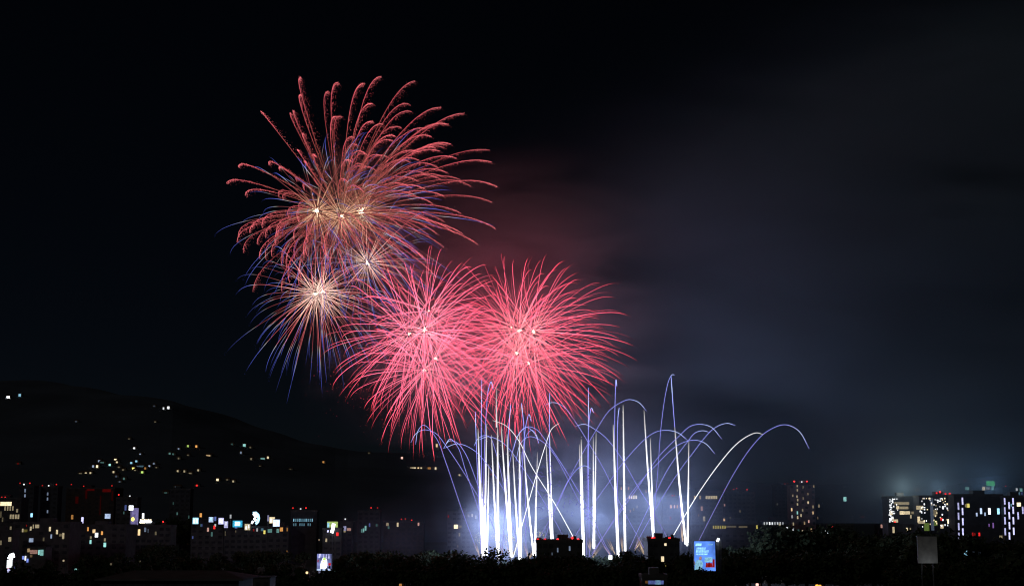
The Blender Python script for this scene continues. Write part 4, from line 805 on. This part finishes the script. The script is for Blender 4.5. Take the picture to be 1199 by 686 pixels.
for b, t in GL[1:]:
    Y = 600+qj.uniform(-10,10); p0 = at(*b, Y); p1 = at(*t, Y); mb = MB(); ln = (p1-p0).length
    for _ in range(9):
        e = p1 + Vector((qj.gauss(0,.11), qj.gauss(0,.1), qj.gauss(0,.08)))*ln*.9; g_ = qj.uniform(.35,1.1); u0 = qj.uniform(0,.4)
        mb.tube([p0.lerp(e, u0+(1-u0)*k/6) + Vector((0,0,-.25*(k/6)**2)) for k in range(7)], lambda q_: .1-.06*q_, 3, gain=lambda q_: g_*(1-.7*q_))
    o = mb.build('golden_spray', GOLD, None, Vector((p0.x, Y, max(0, p0.z)))); thing(o, 'short faint golden spray at the foot of the comets', 'firework', t[0], 'golden sprays at the foot of the comets')
def crackle(px, py, sx, sy, n_, d, m):
    q = random.Random(int(px)); mb = MB()
    for _ in range(n_):
        p = at(q.gauss(px, sx), q.gauss(py, sy), 600+q.uniform(-8,8)); mb.dot(p, q.uniform(.12,.22), q.random(), q.uniform(.4,1.3))
    o = mb.build('crackling_sparks', m, None, at(px, py, 600)); o['kind'] = 'stuff'; o['label'] = d; o['category'] = 'sparks'
M_cr = fire('crackle', [(0,(1,.85,.45)),(.5,(.8,.9,.5)),(1,(1,.6,.3))], 1.0)
crackle(563, 630, 3.5, 4, 60, 'tiny crackling yellow sparks left of the dense comets', M_cr); crackle(581, 628, 3.5, 5, 60, 'tiny crackling yellow sparks among the dense comets', M_cr)
crackle(596, 629, 5, 4, 110, 'patch of tiny orange crackling sparks low in the fountain', M_cr); crackle(631, 627, 3, 4, 40, 'tiny crackling yellow sparks beside the dark apartments', M_cr)
# faint violet spark rain
def rain(px, py, w_, h_, n_, d):
    q = random.Random(int(px)+3); mb = MB(); M_ = VIO
    for _ in range(n_):
        x = px+q.uniform(-w_, w_); y = py+q.uniform(-h_, h_); s = (x-px)/w_; a = at(x, y, 600); 
        pts = [at(x+s*(7*u)+.8*s*u*u, y-9*u+7*u*u, 600) for u in (0,.4,.8,1.2)]
        off = q.uniform(-12,12); pts = [p+Vector((0,off,0)) for p in pts]
        mb.tube(pts, .08, 3, gain=q.uniform(.5,1.0))
    o = mb.build('spark_rain', M_, None, at(px, py, 600)); o['kind'] = 'stuff'; o['label'] = d; o['category'] = 'sparks'
VIO = fire('violet_sparks', [(0,(.16,.13,.5)),(1,(.15,.13,.5))], 1.0)
rain(662, 575, 30, 34, 120, 'faint violet spark rain left of the middle comets')

# ------------------------------------------------------------------ smoke
def glowlamp(name, px, py, Y, e, c, size, parent=None):
    l = bpy.data.lights.new(name, 'POINT'); l.energy = e; l.color = c; l.shadow_soft_size = size
    o = bpy.data.objects.new(name, l); col.objects.link(o); o.location = at(px, py, Y)
    return o
def smoke(box, blobs, density, noise, desc, colr=(.9,.9,.95), thr=(.3,.75), rate=1., rot=0.):
    (x0,x1),(y0,y1),(z0,z1) = box
    mb = MB().box(x0,x1,y0,y1,z0,z1)
    m = bpy.data.materials.new('smoke'); m.use_nodes = True; n = m.node_tree; n.nodes.clear()
    out = n.nodes.new('ShaderNodeOutputMaterial'); v = n.nodes.new('ShaderNodeVolumePrincipled'); n.links.new(v.outputs[0], out.inputs['Volume'])
    v.inputs['Color'].default_value = (*colr, 1); v.inputs['Anisotropy'].default_value = 0
    tc = n.nodes.new('ShaderNodeTexCoord'); P = tc.outputs['Object']
    def M(op, a, b=None):
        k = n.nodes.new('ShaderNodeMath'); k.operation = op
        for i, t in enumerate((a, b)):
            if t is None: continue
            if isinstance(t, (int, float)): k.inputs[i].default_value = t
            else: n.links.new(t, k.inputs[i])
        return k.outputs[0]
    def V(op, a, b):
        k = n.nodes.new('ShaderNodeVectorMath'); k.operation = op
        for i, t in enumerate((a, b)):
            if isinstance(t, (tuple, Vector)): k.inputs[i].default_value = tuple(t)
            else: n.links.new(t, k.inputs[i])
        return k
    tot = None
    for c, r, amp in blobs:
        d = V('SUBTRACT', P, tuple(c)).outputs[0]; d = V('DIVIDE', d, tuple(r)).outputs[0]
        dd = V('DOT_PRODUCT', d, d).outputs['Value']; e = M('EXPONENT', M('MULTIPLY', dd, -1.0)); e = M('MULTIPLY', e, amp)
        tot = e if tot is None else M('ADD', tot, e)
    mp = n.nodes.new('ShaderNodeMapping'); mp.inputs['Scale'].default_value = noise; mp.inputs['Rotation'].default_value = (0, rot, 0)
    n.links.new(P, mp.inputs['Vector'])
    no = n.nodes.new('ShaderNodeTexNoise'); no.inputs['Scale'].default_value = 1; no.inputs['Detail'].default_value = 4; no.inputs['Roughness'].default_value = .55; no.inputs['Distortion'].default_value = .6
    n.links.new(mp.outputs[0], no.inputs['Vector'])
    mr = n.nodes.new('ShaderNodeMapRange'); mr.interpolation_type = 'SMOOTHSTEP'; mr.inputs[1].default_value = thr[0]; mr.inputs[2].default_value = thr[1]; mr.inputs[3].default_value = .12; mr.inputs[4].default_value = 1.6
    n.links.new(no.outputs[0], mr.inputs[0])
    dn = M('MULTIPLY', M('MULTIPLY', tot, mr.outputs[0]), density)
    n.links.new(dn, v.inputs['Density'])
    m.cycles.volume_step_rate = rate; m.cycles.volume_sampling = 'MULTIPLE_IMPORTANCE'
    o = mb.build('smoke', m, None, (0,0,0)); o['kind'] = 'stuff'; o['label'] = desc; o['category'] = 'smoke'
    return o
A = lambda x, y, Y=630: at(x, y, Y)
# fountain smoke, lit by the comets
smoke(((-75,120),(580,680),(2,95)),
      [(A(583,628,615),(15,25,15),2.6),(A(640,590,620),(30,28,22),.75),(A(730,590,620),(34,28,24),.7),(A(700,520,625),(50,28,18),.4),(A(790,600,625),(22,26,20),.45),(A(470,625,625),(30,28,9),.35)],
      .0068, (.035,.03,.06), 'pale blue smoke drifting low among the white comets', colr=(.72,.78,1))
# red-lit smoke behind the bursts
smoke(((-95,110),(610,700),(60,200)),
      [(A(555,370,650),(45,30,32),1.0),(A(600,280,650),(30,28,22),.7),(A(680,330,650),(34,28,30),.5),(A(430,250,650),(26,22,26),.35),(A(640,440,650),(34,28,18),.5)],
      .028, (.018,.02,.055), 'dark red lit smoke behind the pink bursts')
# wide plume drifting right
smoke(((-110,380),(600,800),(25,310)),
      [(A(820,420,670),(60,50,75),.3),(A(1000,330,680),(75,60,60),1.7),(A(1180,200,690),(80,60,50),4.5),(A(1040,500,745),(24,40,38),7),(A(1120,430,740),(60,50,40),4.2),(A(1200,330,735),(75,50,60),5.5),(A(820,250,670),(70,50,30),.4)],
          .0115, (.0075,.01,.026), 'broad grey smoke plume drifting away to the right', colr=(.55,.78,1), thr=(.22,.8), rot=R(-14))
# added point lights above the lit blocks, only to brighten the plume
for x_, e_, c_ in ((1056,3000,(.9,.95,.85)),(1098,2000,(.75,.9,1)),(1160,3600,(.5,.7,1))):
    glowlamp('plume_fill_light', x_, 571, 700, e_, c_, 4)
# light of the bursts themselves (each lamp sits in its burst)
for o, *_ in list(THINGS):
    d = [t for t in THINGS if t[0] is o][0][1] if o.name.startswith(('firework_burst','glitter')) else ''
    if d.startswith('main bright pink'): blight(o, 27000, (1,.05,.12), 8, (0,6,0))
    elif d.startswith('rose red burst at the upper centre'): blight(o, 27000, (1,.05,.11), 8, (0,6,0))
    elif d.startswith('largest upper left'): blight(o, 12000, (1,.25,.18), 8, (0,6,0))

# ------------------------------------------------------------------ labels
ORD = ['first','second','third','fourth','fifth','sixth','seventh','eighth','ninth','tenth','eleventh','twelfth','thirteenth','fourteenth','fifteenth','sixteenth','seventeenth','eighteenth','nineteenth','twentieth']
def ordn(i): return ORD[i] if i < 20 else f'{i+1}th' if (i+1) % 10 not in (1,2,3) else f'{i+1}' + {1:'st',2:'nd',3:'rd'}[(i+1) % 10]
def where(px):
    for lim, t in ((150,'near the left edge'),(225,'left of the sign row'),(345,'under the sign row'),(400,'near the pale billboard'),(545,'left of the comets'),(690,'below the left comets'),(812,'below the right comets'),(900,'near the blue billboard'),(1030,'below the tall tower'),(1110,'near the blank billboard'),(9999,'near the right edge')):
        if px < lim: return t
grp = {}
for o, d, px, wh in THINGS:
    key = d + (', ' + where(px) if wh else ''); grp.setdefault(key, []).append((px, o))
for key, L_ in grp.items():
    L_.sort(key=lambda t: t[0])
    for i, (px, o) in enumerate(L_):
        o['label'] = key if len(L_) == 1 else key + f', {ordn(i)} from left'
